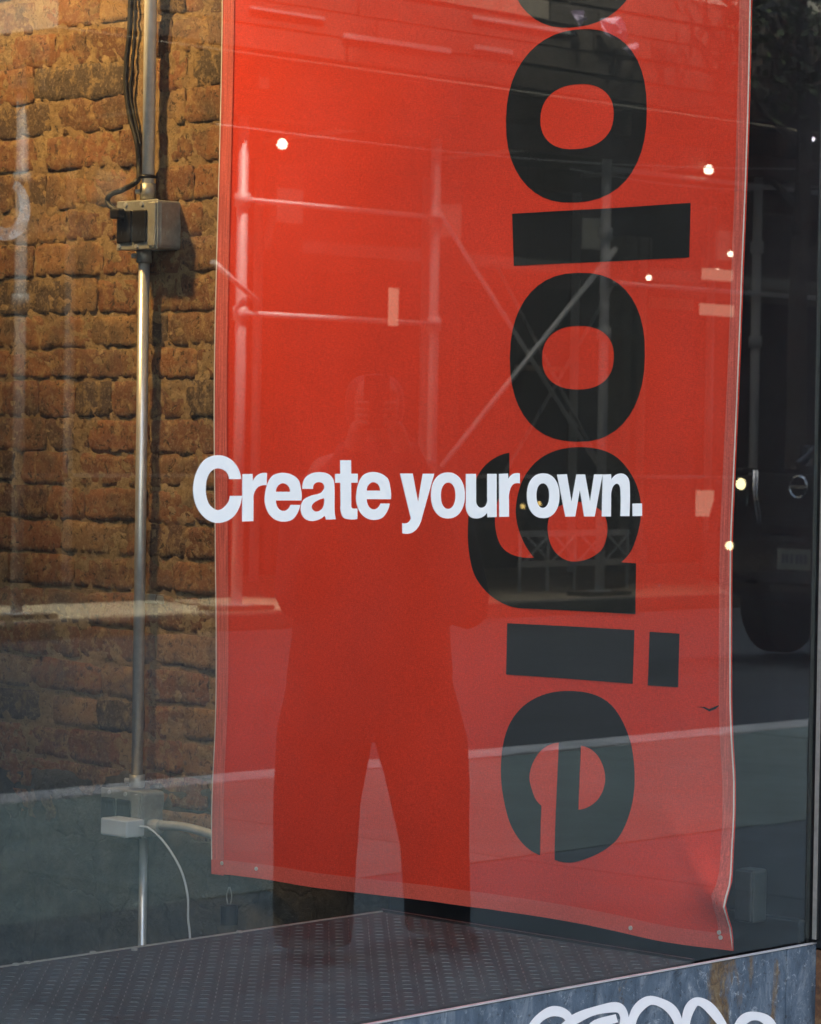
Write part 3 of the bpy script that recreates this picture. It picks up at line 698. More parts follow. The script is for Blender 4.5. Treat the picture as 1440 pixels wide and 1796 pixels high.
MB().tube([(XB, 2.89, ZT + 0.01), (XB, 4.10, ZT + 0.01)], 0.014, 12).build('hanging_rod', M['gbox'], ban, smooth=True)
for yy in (3.1, 3.9): MB().tube([(XB, yy, ZT + 0.01), (XB, yy, ZC - 0.02)], 0.002, 6).build('hanging_wire', M['gbox'], ban)
# small weight clipped under the banner
q = on(402, 1590, 0, XB + 0.03)
wt = thing('banner_weight', 'small black hanging weight with wire hook below banner corner', 'weight', (q.x, q.y, q.z - 0.03))
MB().tube([(q.x, q.y, q.z - 0.032), (q.x, q.y, q.z + 0.002), (q.x, q.y, q.z + 0.004)], [0.016, 0.016, 0.012], 14).build('weight', M['black'], wt)
MB().tube(smoothpts([(q.x, q.y + 0.004, q.z + 0.003), (q.x, q.y + 0.007, q.z + 0.02), (q.x, q.y, q.z + 0.035), (q.x, q.y - 0.006, q.z + 0.02), (q.x, q.y - 0.003, q.z + 0.003)], 6), 0.0012, 6).build('hook', M['gbox'], wt, smooth=True)
MB().tube([(q.x, q.y, q.z + 0.035), (q.x, q.y, bottom_z(q.y) + 0.02)], 0.001, 6).build('cord', M['rubber'], wt)

# ================================================================== CONDUIT, BOXES, CABLES ON THE BRICK
PX = XW - 0.034                                           # pipe axis stands off the wall
def wp(px, py, x=PX): return on(px, py, 0, x)
con = thing('conduit_pipe', 'shiny vertical steel conduit pipe on the brick wall', 'pipe', tuple(wp(250, 900)))
PRD = 0.0115
top, a1 = wp(263, -60), wp(259.5, 348)
M['steel_lit'] = simple('highlight_galvanised_pipe', (0.86, 0.85, 0.80), 0.26, 0.15, 0.1, 60)  # same pipe made paler, so its colour carries the upper highlight
tube('pipe', [Vector((PX, a1.y, 2.9)), Vector((PX, a1.y, a1.z))], PRD * 1.06, M['steel_lit'], con, 16)
b1 = wp(253, 437); b2 = wp(237, 1378)
tube('pipe', [Vector((PX, b1.y, b1.z)), Vector((PX, b1.y, b2.z))], PRD * 0.95, M['steel'], con, 16)
c1 = wp(252, 1470, PX + 0.004); tube('pipe', [Vector((PX + .004, c1.y, c1.z)), Vector((PX + .004, c1.y, 0.02))], PRD * 0.72, M['steel'], con, 14)
for (px, pa, pb, yy) in ((259.5, 322, 350, a1.y), (253, 437, 461, b1.y), (237, 1358, 1380, b1.y)):
    za, zb = wp(px, pa).z, wp(px, pb).z
    tube('connector', [(PX, yy, za), (PX, yy, zb)], PRD * 1.32, M['gbox'], con, 16)
    MB().tube([(PX - 0.008, yy + 0.012, (za + zb) / 2), (PX - 0.012, yy + 0.021, (za + zb) / 2)], 0.005, 8).build('set_screw', M['steel'], con)
zs = wp(240, 1050).z
MB().box((XW - 0.012, b1.y - 0.045, zs - 0.009), (XW - 0.004, b1.y + 0.02, zs + 0.009)).build('pipe_strap', M['gbox'], con, bevel=0.002)
# outlet boxes
def outlet_box(name, label, corners, depth, full):
    """front face corners in photo pixels: left, right, top, bottom (left edge)"""
    lx, rx, ty, by = corners
    xf = XW - 0.008 - depth
    pl = on(lx, (ty + by) / 2, 0, xf); pr = on(rx, (ty + by) / 2, 0, xf); zt = on((lx + rx) / 2, ty, 0, xf).z; zb = on((lx + rx) / 2, by, 0, xf).z
    yl, yr = pl.y, pr.y
    t = thing(name, label, 'outlet box', (XW - 0.008, (yl + yr) / 2, zb))
    box('body', (xf + 0.004, yr, zb), (XW - 0.004, yl, zt), M['gbox'], t, bevel=0.007)
    W = abs(yl - yr); Hh = zt - zb
    cov = MB().box((xf, yr - 0.001, zb - 0.001), (xf + 0.0038, yl + 0.001, zt + 0.001)).build('cover_plate', M['gbox'], t, bevel=0.003)
    MB().box((xf - 0.004, yr + W * 0.02, zb + 0.004), (xf + 0.001, yr + W * 0.20, zt - 0.004)).build('raised_rib', M['gbox'], t, bevel=0.004)
    for k in (0, 1):
        ya = yl - W * (0.03 + 0.385 * k); yb_ = yl - W * (0.375 + 0.375 * k)
        rec = MB().box((xf - 0.005, yb_, zb + Hh * 0.13), (xf + 0.002, ya, zt - Hh * 0.19)).build('receptacle', M['black'], t, bevel=0.003)
        for zz in (0.33, 0.62):
            for dy in (-0.005, 0.005):
                yc = (ya + yb_) / 2 + dy; zc = zb + Hh * zz
                MB().box((xf - 0.0056, yc - 0.001, zc - 0.004), (xf - 0.0049, yc + 0.001, zc + 0.004)).build('slot', M['frame'], rec)
    for zz in (0.3, 0.68):
        zc = zb + Hh * zz; MB().tube([(xf + 0.032, yr, zc), (xf + 0.032, yr - 0.0012, zc)], 0.009, 16).build('knockout', M['gbox'], t)
    for (u, v_) in ((0.22, 0.93), (0.62, 0.93), (0.9, 0.92), (0.5, 0.06), (0.92, 0.07), (0.07, 0.08)):
        yc, zc = yl - W * u, zb + Hh * v_
        MB().tube([(xf, yc, zc), (xf - 0.0028, yc, zc)], 0.0042, 10).build('screw', M['steel'], t)
    return t, xf, yl, yr, zt, zb
ub = outlet_box('outlet_box', 'steel double outlet box halfway up the conduit, black cable plugged in', (205, 276, 352, 437), 0.062, True)
lb = outlet_box('outlet_box', 'steel double outlet box near the floor holding white adapter', (177, 247, 1386, 1466), 0.062, True)
# black cable
cab = [(229, -70), (229, 0), (227, 60), (222, 105), (221, 150), (227, 200), (240, 250), (244, 300), (240, 318), (215, 333), (195, 341), (188, 352), (196, 364), (212, 372)]
pts = []
for k, (px, py) in enumerate(cab): pts.append(on(px, py, 0, XW - 0.017 if k < 8 else XW - 0.075 if k > 9 else XW - 0.055))
cbl = thing('power_cable', 'black power cable looping down beside the conduit into upper box', 'cable', tuple(pts[7]))
tube('cable', smoothpts(pts, 8), 0.0052, M['rubber'], cbl, 10)
p2 = [on(px, py, 0, XW - 0.016) for (px, py) in ((238, -70), (237, 30), (233, 110), (229, 165), (236, 205), (247, 255))]
tube('second_strand', smoothpts(p2, 8), 0.0028, M['rubber'], cbl, 8)
zt_ = wp(258, 310).z
MB().tube([(PX + 0.014 * math.cos(t), a1.y + 0.014 * math.sin(t) + 0.002, zt_) for t in [i * math.pi / 9 for i in range(19)]], 0.0035, 6).build('cable_tie', M['black'], cbl, smooth=True)
MB().box((ub[1] - 0.022, ub[2] - 0.030, ub[4] - 0.034), (ub[1] - 0.005, ub[2] - 0.002, ub[4] - 0.014)).build('plug', M['black'], cbl, bevel=0.004)
# white adapter on the lower box
ax = lb[1]; A = on(176, 1447, 0, ax - 0.05); B = on(222, 1468, 0, ax - 0.05)
ad = thing('power_adapter', 'white plug-in power adapter on the lower outlet box', 'adapter', (ax, A.y, A.z - 0.02))
yl, yr = on(176, 1450, 0, ax - 0.052).y, on(222, 1450, 0, ax - 0.052).y
zt_, zb_ = on(199, 1437, 0, ax - 0.052).z, on(199, 1467, 0, ax - 0.052).z
MB().box((ax - 0.052, yr, zb_), (ax - 0.006, yl, zt_)).build('body', M['white'], ad, bevel=0.003)
cp = [on(px, py, 0, ax - 0.02) for px, py in ((246, 1450), (262, 1453), (290, 1480), (317, 1525), (329, 1570), (330, 1610), (333, 1640), (335, 1700))]
tube('cord', smoothpts(cp, 8), 0.0021, M['white'], ad, 8)
# flexible conduit leaving the lower box behind the banner
fc = [on(px, py, 0, XW - 0.045) for px, py in ((262, 1447), (285, 1447), (320, 1450), (350, 1457), (380, 1468), (430, 1500), (480, 1540))]
fx = thing('flexible_conduit', 'pale grey flexible conduit running from lower box behind banner', 'conduit', tuple(fc[0]))
ptsf = smoothpts(fc, 16); tube('hose', ptsf, [0.0078 + (0.0012 if i % 2 else 0) for i in range(len(ptsf))], M['flex'], fx, 12)
MB().tube([fc[0] + Vector((0, 0.005, 0)), fc[0] - Vector((0, 0.008, 0))], 0.0115, 14).tube([fc[0] - Vector((0, 0.009, 0)), fc[0] - Vector((0, 0.032, 0))], 0.0135, 14).build('coupling', M['flex'], fx, smooth=False, bevel=0.002)
# box on the black reveal, right of the banner
wa, wb = on(1290, 1523, 0, XW - 0.06), on(1320, 1620, 0, XW - 0.06)
wbx = thing('wall_box', 'dark grey electrical box low on the black reveal', 'electrical box', (XW, wa.y, wb.z))
M['greybox'] = simple('grey_painted_box', (0.05, 0.06, 0.06), 0.45, 0.2, 0.25, 40)
box('body', (XW - 0.06, wb.y, wb.z), (XW - 0.0225, wa.y, wa.z), M['greybox'], wbx, bevel=0.004)
box('lid', (XW - 0.064, wb.y + 0.002, wb.z + 0.002), (XW - 0.0602, wa.y - 0.002, wa.z - 0.002), M['greybox'], wbx, bevel=0.002)

# ================================================================== SPOTLIGHT INSIDE
sp = thing('track_spotlight', 'small black ceiling spotlight shining on the brick wall', 'spotlight', (2.95, 5.05, ZC - 0.02))
LP, TG = Vector((2.95, 5.05, 3.35)), Vector((3.95, 4.48, 2.30)); dv = (TG - LP).normalized()
MB().tube([LP - dv * 0.13, LP - dv * 0.12, LP], [0.02, 0.045, 0.05], 16, caps=False).build('can', M['black'], sp, smooth=True)
MB().tube([(2.95, 5.05, ZC - 0.025), LP - dv * 0.12], 0.012, 8).build('stem', M['black'], sp)
MB().tube([LP - dv * 0.03, LP - dv * 0.028], 0.040, 16).build('lens', emit('lamp_lens', (1, 0.6, 0.28), 6), sp)
ll = bpy.data.lights.new('spotlight', 'SPOT'); ll.energy = 58; ll.color = (1.0, 0.60, 0.22); ll.spot_size = R(58); ll.spot_blend = 1.0; ll.shadow_soft_size = 0.09
def fill_spot(label, LP, TG, energy, colr, size):
    t = thing('track_spotlight', label, 'spotlight', (LP.x, LP.y, ZC - 0.02)); dv = (TG - LP).normalized()
    MB().tube([LP - dv * 0.13, LP - dv * 0.12, LP], [0.02, 0.045, 0.05], 16, caps=False).build('can', M['black'], t, smooth=True)
    MB().tube([(LP.x, LP.y, ZC - 0.025), LP - dv * 0.12], 0.012, 8).build('stem', M['black'], t)
    MB().tube([LP - dv * 0.03, LP - dv * 0.028], 0.040, 16).build('lens', M['fill_lens'], t)
    l = bpy.data.lights.new('spotlight', 'SPOT'); l.energy = energy; l.color = colr; l.spot_size = size; l.spot_blend = 1.0; l.shadow_soft_size = 0.06
    o = bpy.data.objects.new('spot_beam', l); link(o, t); o.location = LP + dv * 0.01 - Vector(t.location); o.rotation_euler = dv.to_track_quat('-Z', 'Y').to_euler()
M['fill_lens'] = emit('fill_lamp_lens', (1, 0.85, 0.68), 6)
fill_spot('small black ceiling spotlight added unseen to brighten the red banner', Vector((2.0, 3.35, 3.5)), Vector((3.79, 3.35, 1.62)), 21, (1.0, 0.88, 0.76), R(52))  # unseen fill lamp, put in because daylight left the banner too dark
lo = bpy.data.objects.new('spot_beam', ll); link(lo, sp); lo.location = LP + dv * 0.01 - Vector(sp.location); lo.rotation_euler = dv.to_track_quat('-Z', 'Y').to_euler()
# @@STREET@@
# ================================================================== ACROSS THE STREET
M.update(
    tubeg=simple('pale_scaffold_tube', (0.55, 0.56, 0.56), 0.5, 0.2, 0.12, 30), timber=simple('grey_brown_timber', (0.10, 0.08, 0.062), 0.85, 0, 0.35, 6),
    timber2=simple('light_timber', (0.36, 0.29, 0.22), 0.85, 0, 0.3, 6), shopdark=simple('dark_shopfront', (0.035, 0.035, 0.034), 0.6, 0, 0.35, 2),
    shopmid=simple('grey_shop_piers', (0.10, 0.095, 0.085), 0.8, 0, 0.3, 2), farwall=simple('pale_stone_facade', (0.46, 0.42, 0.36), 0.9, 0, 0.12, 1.5),
    farglass=simple('dark_far_glass', (0.03, 0.035, 0.04), 0.08, 0, 0.2, 2), litwin=emit('window_and_board_glow', (1.0, 0.72, 0.5), 0.30),  # litwin also serves the board whose glow stands for sunlight
    tarp=simple('pale_violet_plastic', (0.70, 0.58, 0.72), 0.4, 0, 0.15, 5), carpaint=simple('black_car_paint', (0.012, 0.014, 0.02), 0.12, 0, 0.1, 5),
    chrome=simple('chrome', (0.8, 0.8, 0.82), 0.08, 1.0, 0.03, 5), tyre=simple('tyre_rubber', (0.02, 0.02, 0.02), 0.8), rim=simple('wheel_alloy', (0.4, 0.4, 0.42), 0.3, 0.9),
    cartrim=simple('car_black_trim', (0.02, 0.02, 0.022), 0.5), plate_=simple('number_plate', (0.22, 0.23, 0.19), 0.4), platein=simple('plate_characters', (0.05, 0.06, 0.10), 0.5),
    lamp=emit('headlamp_glow', (1.0, 0.74, 0.38), 3.6), bulb=emit('bulb_glow', (1.0, 0.82, 0.6), 4.5), golden=emit('golden_glow', (1.0, 0.6, 0.18), 1.6), bulbw=emit('cool_bulb_glow', (1.0, 0.84, 0.94), 4.0),
    denim=simple('dark_trousers', (0.018, 0.018, 0.022), 0.9, 0, 0.2, 30, 0.1), jacket=simple('dark_jacket', (0.022, 0.02, 0.022), 0.85, 0, 0.2, 30, 0.1), skin=simple('skin', (0.24, 0.14, 0.10), 0.6), hair=simple('dark_hair', (0.02, 0.015, 0.012), 0.6),
    bark=simple('tree_bark', (0.09, 0.075, 0.06), 0.9, 0, 0.3, 20, 0.4), leaf=simple('tree_leaf', (0.07, 0.10, 0.035), 0.6, 0, 0.3, 3),
)
FY = -18.2
far = thing('far_building', 'pale stone building across the street, seen in the glass', 'building', (22, FY, 0))
box('upper_wall', (-30, FY - 10, 5.2), (60, FY, 15), M['farwall'], far)
box('ground_floor', (-30, FY - 10, 0), (60, FY - 0.25, 5.2), M['shopdark'], far)
box('cornice', (-30, FY, 4.95), (60, FY + 0.25, 5.3), M['farwall'], far)
for k in range(9):
    x = 13.2 + 2.55 * k
    box('pier', (x - 0.2, FY - 0.25, 0), (x + 0.2, FY - 0.05, 4.95), M['shopmid'], far)
    sw = box('shop_pane', (x + 0.3, FY - 0.248, 0.55), (x + 2.25, FY - 0.19, 3.3), M['farglass'], far)
    box('transom', (x + 0.22, FY - 0.248, 3.32), (x + 2.33, FY - 0.12, 3.5), M['shopmid'], far)
    box('stall_riser', (x + 0.22, FY - 0.248, 0), (x + 2.33, FY - 0.15, 0.53), M['shopmid'], far)
for r_ in range(3):
    for k in range(12):
        x = 8 + 2.9 * k; z = 6.6 + 2.9 * r_
        wn = box('window', (x, FY + 0.002, z), (x + 1.2, FY + 0.06, z + 1.9), M['shopmid'], far)
        box('pane', (x + 0.08, FY + 0.061, z + 0.08), (x + 1.12, FY + 0.07, z + 1.82), M['farglass'], wn)

# sidewalk shed of pale tubes with a timber deck
SY = -13.5; SX0 = 18.2; SD = 2.42
shed = thing('sidewalk_shed', 'pale tube scaffold shed over the far pavement, seen in the glass', 'scaffold', (SX0, SY, 0))
PR = 0.049
M['shadetube'] = simple('shaded_scaffold_tube', (0.24, 0.24, 0.235), 0.6, 0.1, 0.25, 12)  # darker copy of the tube colour; stands for less sun at left
def shed_tube(name, a, b, r=0.024): return tube(name, [a, b], r, M['tubeg'] if a[0] > 17 else M['shadetube'], shed, 10)
HT = rplane(438, 205, SY).z
H1, H2 = rplane(434, 352, SY).z, rplane(424, 550, SY).z
H3, H4 = rplane(1060, 496, SY).z, rplane(1060, 296, SY).z
for k in range(-1, 7):
    x = SX0 + SD * k
    shed_tube('post', (x, SY, 0.05), (x, SY, HT), PR)
    box('base_plate', (x - 0.09, SY - 0.09, 0.04), (x + 0.09, SY + 0.09, 0.05), M['tubeg'], shed)
    box('sill_timber', (x - 0.32, SY - 0.14, 0.001), (x + 0.32, SY + 0.14, 0.04), M['timber'], shed)
    for h in (H1, H2): tube('coupler', [(x, SY, h - 0.06), (x, SY, h + 0.06)], PR * 1.45, M['tubeg'] if x > 17 else M['shadetube'], shed, 10)
    xb = x + 0.55
    shed_tube('back_post', (xb, SY - 2.9, 0.05), (xb, SY - 2.9, HT), PR)
    box('joist', (x - 0.06, SY - 4.3, HT + 0.22), (x + 0.06, SY + 0.25, HT + 0.44), M['timber'], shed)
    shed_tube('cross_tube', (x, SY, H1 + 0.9), (xb, SY - 2.9, H1 + 0.9))
for k in range(-1, 6):
    x = SX0 + SD * k
    if k == 0:
        shed_tube('ledger', (x, SY + 0.05, H1), (x + SD, SY + 0.05, H1)); shed_tube('ledger', (x, SY + 0.05, H2), (x + SD, SY + 0.05, H2))
    if k >= 2:
        for hh in (H3, H4): shed_tube('ledger', (x, SY + 0.05, hh), (x + SD, SY + 0.05, hh))
    shed_tube('guard_tube', (x + 0.55, SY - 2.85, 1.1), (x + SD + 0.55, SY - 2.85, 1.1), 0.02)
shed_tube('brace', (SX0 + SD, SY + 0.09, H1), (SX0 + 2 * SD, SY + 0.09, 1.1), 0.021)
shed_tube('brace', (SX0 + 2 * SD, SY + 0.13, H1 - 0.15), (SX0 + SD, SY + 0.13, 1.25), 0.026)
shed_tube('brace', (SX0 + 3.5 * SD, SY - 2.8, 3.4), (SX0 + 2.6 * SD, SY - 2.8, 0.8), 0.02)
shed_tube('brace', (SX0 + 2.6 * SD, SY - 2.75, 3.4), (SX0 + 3.5 * SD, SY - 2.75, 0.8), 0.02)
shed_tube('brace', (SX0 - 0.42, SY + 0.09, H2 + 0.42), (SX0 + 0.12, SY + 0.09, H2 + 0.1), 0.024)
box('front_beam', (15.7, SY - 0.09, HT), (SX0 + 6.3 * SD, SY + 0.09, HT + 0.215), M['timber'], shed)
box('back_beam', (15.7, SY - 3.0, HT), (SX0 + 6.3 * SD, SY - 2.82, HT + 0.215), M['timber'], shed)
box('deck', (15.9, SY - 4.4, HT + 0.445), (SX0 + 6.3 * SD, SY + 0.28, HT + 0.49), M['timber'], shed)
rb2 = random.Random(5)
box('parapet_backing', (15.92, SY + 0.255, HT + 0.5), (SX0 + 6.3 * SD, SY + 0.28, HT + 1.62), M['timber'], shed)
for r_ in range(5):
    x = 15.9
    while x < SX0 + 6.2 * SD:
        L = rb2.uniform(2.6, 3.6); z = HT + 0.52 + r_ * 0.215
        box('parapet_board', (x, SY + 0.29 + rb2.uniform(0, 0.02), z + rb2.uniform(0, .02)), (x + L - 0.03, SY + 0.335, z + 0.185 + rb2.uniform(0, .015)), M['timber2'] if rb2.random() < 0.12 else M['timber'], shed)
        x += L
for (a, b, th) in (((604, 57), (792, 80), 9), ((832, 26), (1010, 48), 7), ((440, 10), (570, 24), 5), ((835, 78), (900, 86), 8)):
    p, q_ = rplane(*a, SY + .36), rplane(*b, SY + .36); hh = th * 26 / FPX
    box('batten', (p.x, SY + .338, p.z - hh), (q_.x, SY + .36, p.z), M['tubeg'], shed)
# glowing panels: lit shop windows, and one sunlit board given its own glow
def glow_panel(label, a, b, Y):
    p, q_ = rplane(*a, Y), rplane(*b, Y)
    o = box('glowing_panel', (p.x, Y - 0.012, q_.z), (q_.x, Y + 0.012, p.z), M['litwin'], None, bevel=0.003); tag(o, label, 'lit window', 'lit shop windows under the shed'); return o
glow_panel('narrow upright board glowing as sunlit left of the second shed post', (683, 505), (697, 572), SY + 0.16)  # pale board; its emission stands for sunlight falling on it
glow_panel('wide warm lit window left of the dark car', (1222, 860), (1275, 905), SY + 0.2)
glow_panel('low wide lit window behind a bulb, near the right hem', (1232, 470), (1284, 494), SY - 0.2)
glow_panel('dim lit window just below the one behind a bulb', (1228, 532), (1286, 556), SY - 0.2)
# torn plastic sheet caught on the parapet
def sheet(label, pts, Y, seed):
    rr = random.Random(seed); P = [rplane(x, y, Y) for x, y in pts]; c = sum(P, Vector()) / len(P)
    v = [p + Vector((0, rr.uniform(-.06, .06), 0)) for p in P] + [c + Vector((0, 0.08, 0))]; n = len(P)
    mid = [(v[i] + v[n]) / 2 + Vector((0, rr.uniform(-.07, .07), 0)) for i in range(n)]; v += mid; f = []
    for i in range(n):
        j = (i + 1) % n; f += [(i, j, n + 1 + j, n + 1 + i), (n + 1 + i, n + 1 + j, n)]
    o = mesh_obj('plastic_sheet', v, f, M['tarp']); tag(o, label, 'plastic sheet', 'torn plastic on the shed')
    m = o.modifiers.new('thickness', 'SOLIDIFY'); m.thickness = 0.004
sheet('largest torn pink plastic sheet on the shed parapet', [(1058, 33), (1082, 30), (1092, 38), (1104, 66), (1098, 74), (1075, 66), (1058, 60)], SY + 0.42, 1)
sheet('small torn plastic piece below the largest pink sheet', [(1084, 86), (1108, 74), (1124, 92), (1126, 101), (1100, 97)], SY + 0.42, 2)
sheet('small bluish plastic piece left of the largest pink sheet', [(1005, 18), (1024, 18), (1027, 36), (1016, 50), (1010, 36)], SY + 0.42, 3)
# string of bulbs under the shed
BB = [(917, 888, .5, 'golden', 'left of two golden bulbs behind the printed letter g'), (945, 883, .5, 'golden', 'right of two golden bulbs behind the printed letter g'), (495, 252, .9, 'bulb', 'single bright bulb left of the second shed post'), (1243, 297, .95, 'bulb', 'bright bulb near the right hem of the banner'), (1420, 240, 1.1, 'bulbw', 'pinkish bulb at far right above the dark car'),
      (1138, 487, .6, 'bulb', 'faint bulb right of the third shed post'), (1258, 477, .8, 'bulb', 'bulb in front of a low wide lit window'), (1281, 445, .6, 'bulb', 'tiny bulb above a low wide lit window')]
for (px, py, s_, mt, lab) in BB:
    q = rplane(px, py, SY + 0.18 if s_ > .82 else SY - 1.6)
    t = thing('light_bulb', lab, 'bulb', tuple(q), 'bulbs under the far shed')
    pr = [(-.052, .0), (-.045, .033), (-.02, .05), (.012, .047), (.035, .03), (.045, .02)]
    MB().tube([q + Vector((0, 0, a * s_)) for a, b in pr], [max(b, .004) * s_ for a, b in pr], 14).build('globe', M[mt], t, smooth=True)
    MB().tube([q + Vector((0, 0, .045 * s_)), q + Vector((0, 0, .11 * s_))], 0.022 * s_, 10).build('socket', M['black'], t, smooth=True)
    MB().tube([q + Vector((0, 0, .11 * s_)), Vector((q.x, q.y, HT + 0.45))], 0.005, 6).build('flex', M['rubber'], t)
for (a, b, Y, lab) in (((380, 218), (1500, 296), SY + 0.3, 'thin cable strung along the shed above the bulbs'), ((1000, 296), (1500, 322), SY + 0.25, 'pale cable strung along shed at bulb height')):
    p, q_ = rplane(*a, Y), rplane(*b, Y); n = 24
    o = tube('overhead_cable', [p.lerp(q_, i / n) - Vector((0, 0, 0.12 * math.sin(math.pi * i / n))) for i in range(n + 1)], 0.006, M['tubeg'], None, 6); tag(o, lab, 'cable')

M['pale_pier'] = simple('pale_pilaster', (0.34, 0.33, 0.29), 0.8, 0, 0.25, 4)
for (pa, pb, lab) in ((1076, 1098, 'narrow pale pilaster between the printed letters and the hem'), (1102, 1124, 'second pale pilaster just right of the first one')):
    xa, xb = rplane(pa, 700, -16.9).x, rplane(pb, 700, -16.9).x
    t = thing('stone_pilaster', lab, 'pilaster', ((xa + xb) / 2, -16.9, 0), 'pilasters under the shed')
    box('shaft', (xa + .03, -17.05, .3), (xb - .03, -16.8, 3.6), M['pale_pier'], t, bevel=.02); box('plinth', (xa, -17.08, 0), (xb, -16.76, .3), M['pale_pier'], t, bevel=.01); box('capital', (xa, -17.08, 3.6), (xb, -16.76, 3.85), M['pale_pier'], t, bevel=.02)
# trestle barrier below the letter g
g0, g1 = rplane(912, 990, -14.3), rplane(1100, 985, -14.3); zt_ = rplane(1000, 935, -14.3).z
bar = thing('trestle_barrier', 'pale trestle barrier with crossed bars behind the letter g', 'barrier', ((g0.x + g1.x) / 2, -14.3, 0))
n_ = 4; zl_ = max(0.25, g0.z)
for zz in (zl_, zt_): box('rail', (g0.x, -14.33, zz - .03), (g1.x, -14.27, zz + .03), M['tubeg'], bar)
for k in range(n_ + 1):
    x = g0.x + (g1.x - g0.x) * k / n_; tube('leg', [(x, -14.3, 0), (x, -14.3, zt_ - .03)], .018, M['tubeg'], bar, 8)
    if k < n_:
        x2 = g0.x + (g1.x - g0.x) * (k + 1) / n_
        tube('cross_bar', [(x, -14.27, zl_), (x2, -14.27, zt_)], .014, M['tubeg'], bar, 6); tube('cross_bar', [(x2, -14.24, zl_), (x, -14.24, zt_)], .014, M['tubeg'], bar, 6)
# planks and boxes stored on the shed's back rail
rk = random.Random(21)
for (pa, ya, pb, yb, Y, lab) in ((1140, 520, 1215, 545, -15.4, 'short weathered plank under the shed left of lit windows'), (905, 640, 990, 652, -15.6, 'long weathered plank behind the third shed post')):
    p, q_ = rplane(pa, ya, Y), rplane(pb, yb, Y)
    o = box('hung_plank', (p.x, Y - .02, min(p.z, q_.z)), (q_.x, Y + .02, max(p.z, q_.z)), M['timber2'], None, bevel=.004); tag(o, lab, 'plank', 'planks under the shed')
# dark car driving towards the viewer, headlamps lit
E0 = mir(CAM + ray(1403, 855) * 22.6)
car = thing('parked_car', 'large black car with lit headlamps facing along the street', 'car', (E0.x, E0.y, -0.14))
CO = Vector((E0.x + 0.06, E0.y, -0.14))
def cpt(x, y, z): return CO + Vector((x, y, z))
def section(x, zl, zh, hw, n=20, e=4.5):
    o = []
    for k in range(n):
        t = 2 * math.pi * (k + 0.5) / n; c, s_ = math.cos(t), math.sin(t)
        o.append(cpt(x, hw * math.copysign(abs(c) ** (2 / e), c), (zl + zh) / 2 + (zh - zl) / 2 * math.copysign(abs(s_) ** (2 / e), s_)))
    return o
def loft(name, secs, mat, smooth=True):
    n = len(secs[0]); v = [p for s_ in secs for p in s_]; f = []
    for i in range(len(secs) - 1):
        for k in range(n): f.append((i*n+k, i*n+(k+1) % n, (i+1)*n+(k+1) % n, (i+1)*n+k))
    f += [tuple(range(n))[::-1], tuple((len(secs)-1)*n + k for k in range(n))]
    return mesh_obj(name, v, f, mat, car, smooth)
loft('body', [section(*q) for q in ((0.0, .55, 1.22, .84), (.03, .50, 1.30, .91), (.12, .46, 1.40, .96), (.4, .43, 1.45, .99), (1.3, .42, 1.50, 1.0), (3.2, .42, 1.50, 1.0), (4.7, .44, 1.48, .99), (5.05, .5, 1.42, .93), (5.12, .58, 1.35, .86))], M['carpaint'])
v = [cpt(x, s_ * hw, z) for s_ in (-1, 1) for (x, z, hw) in ((1.2, 1.47, .93), (1.95, 2.02, .74), (4.55, 2.04, .74), (5.0, 1.46, .92))]
mesh_obj('cabin_glass', v, [(0, 1, 2, 3), (7, 6, 5, 4), (0, 4, 5, 1), (1, 5, 6, 2), (2, 6, 7, 3), (3, 7, 4, 0)], M['farglass'], car)
mesh_obj('roof', [cpt(x, s_ * .76, z) for z in (2.03, 2.08) for s_ in (-1, 1) for x in (1.9, 4.62)], [(0, 1, 3, 2), (4, 6, 7, 5), (0, 4, 5, 1), (2, 3, 7, 6), (0, 2, 6, 4), (1, 5, 7, 3)], M['carpaint'], car)
for s_ in (-1, 1):
    for (xa, za, ha), (xb, zb, hb) in ((((1.2, 1.47, .935)), (1.95, 2.03, .75)), ((2.9, 1.47, .94), (2.9, 2.03, .752)), ((4.0, 1.47, .94), (4.0, 2.03, .752))):
        MB().tube([cpt(xa, s_ * ha, za), cpt(xb, s_ * hb, zb)], 0.045, 8).build('pillar', M['carpaint'], car)
def cbox(name, x0, x1, y0, y1, z0, z1, mat, bev=0.01): return MB().box(cpt(x0, y0, z0), cpt(x1, y1, z1)).build(name, M[mat], car, bevel=bev)
cbox('grille', -.05, .08, -.40, .40, 1.03, 1.42, 'cartrim')
for k in range(4): cbox('grille_bar', -.062, -.048, -.36, .36, 1.07 + .085 * k, 1.085 + .085 * k, 'cartrim', .003)
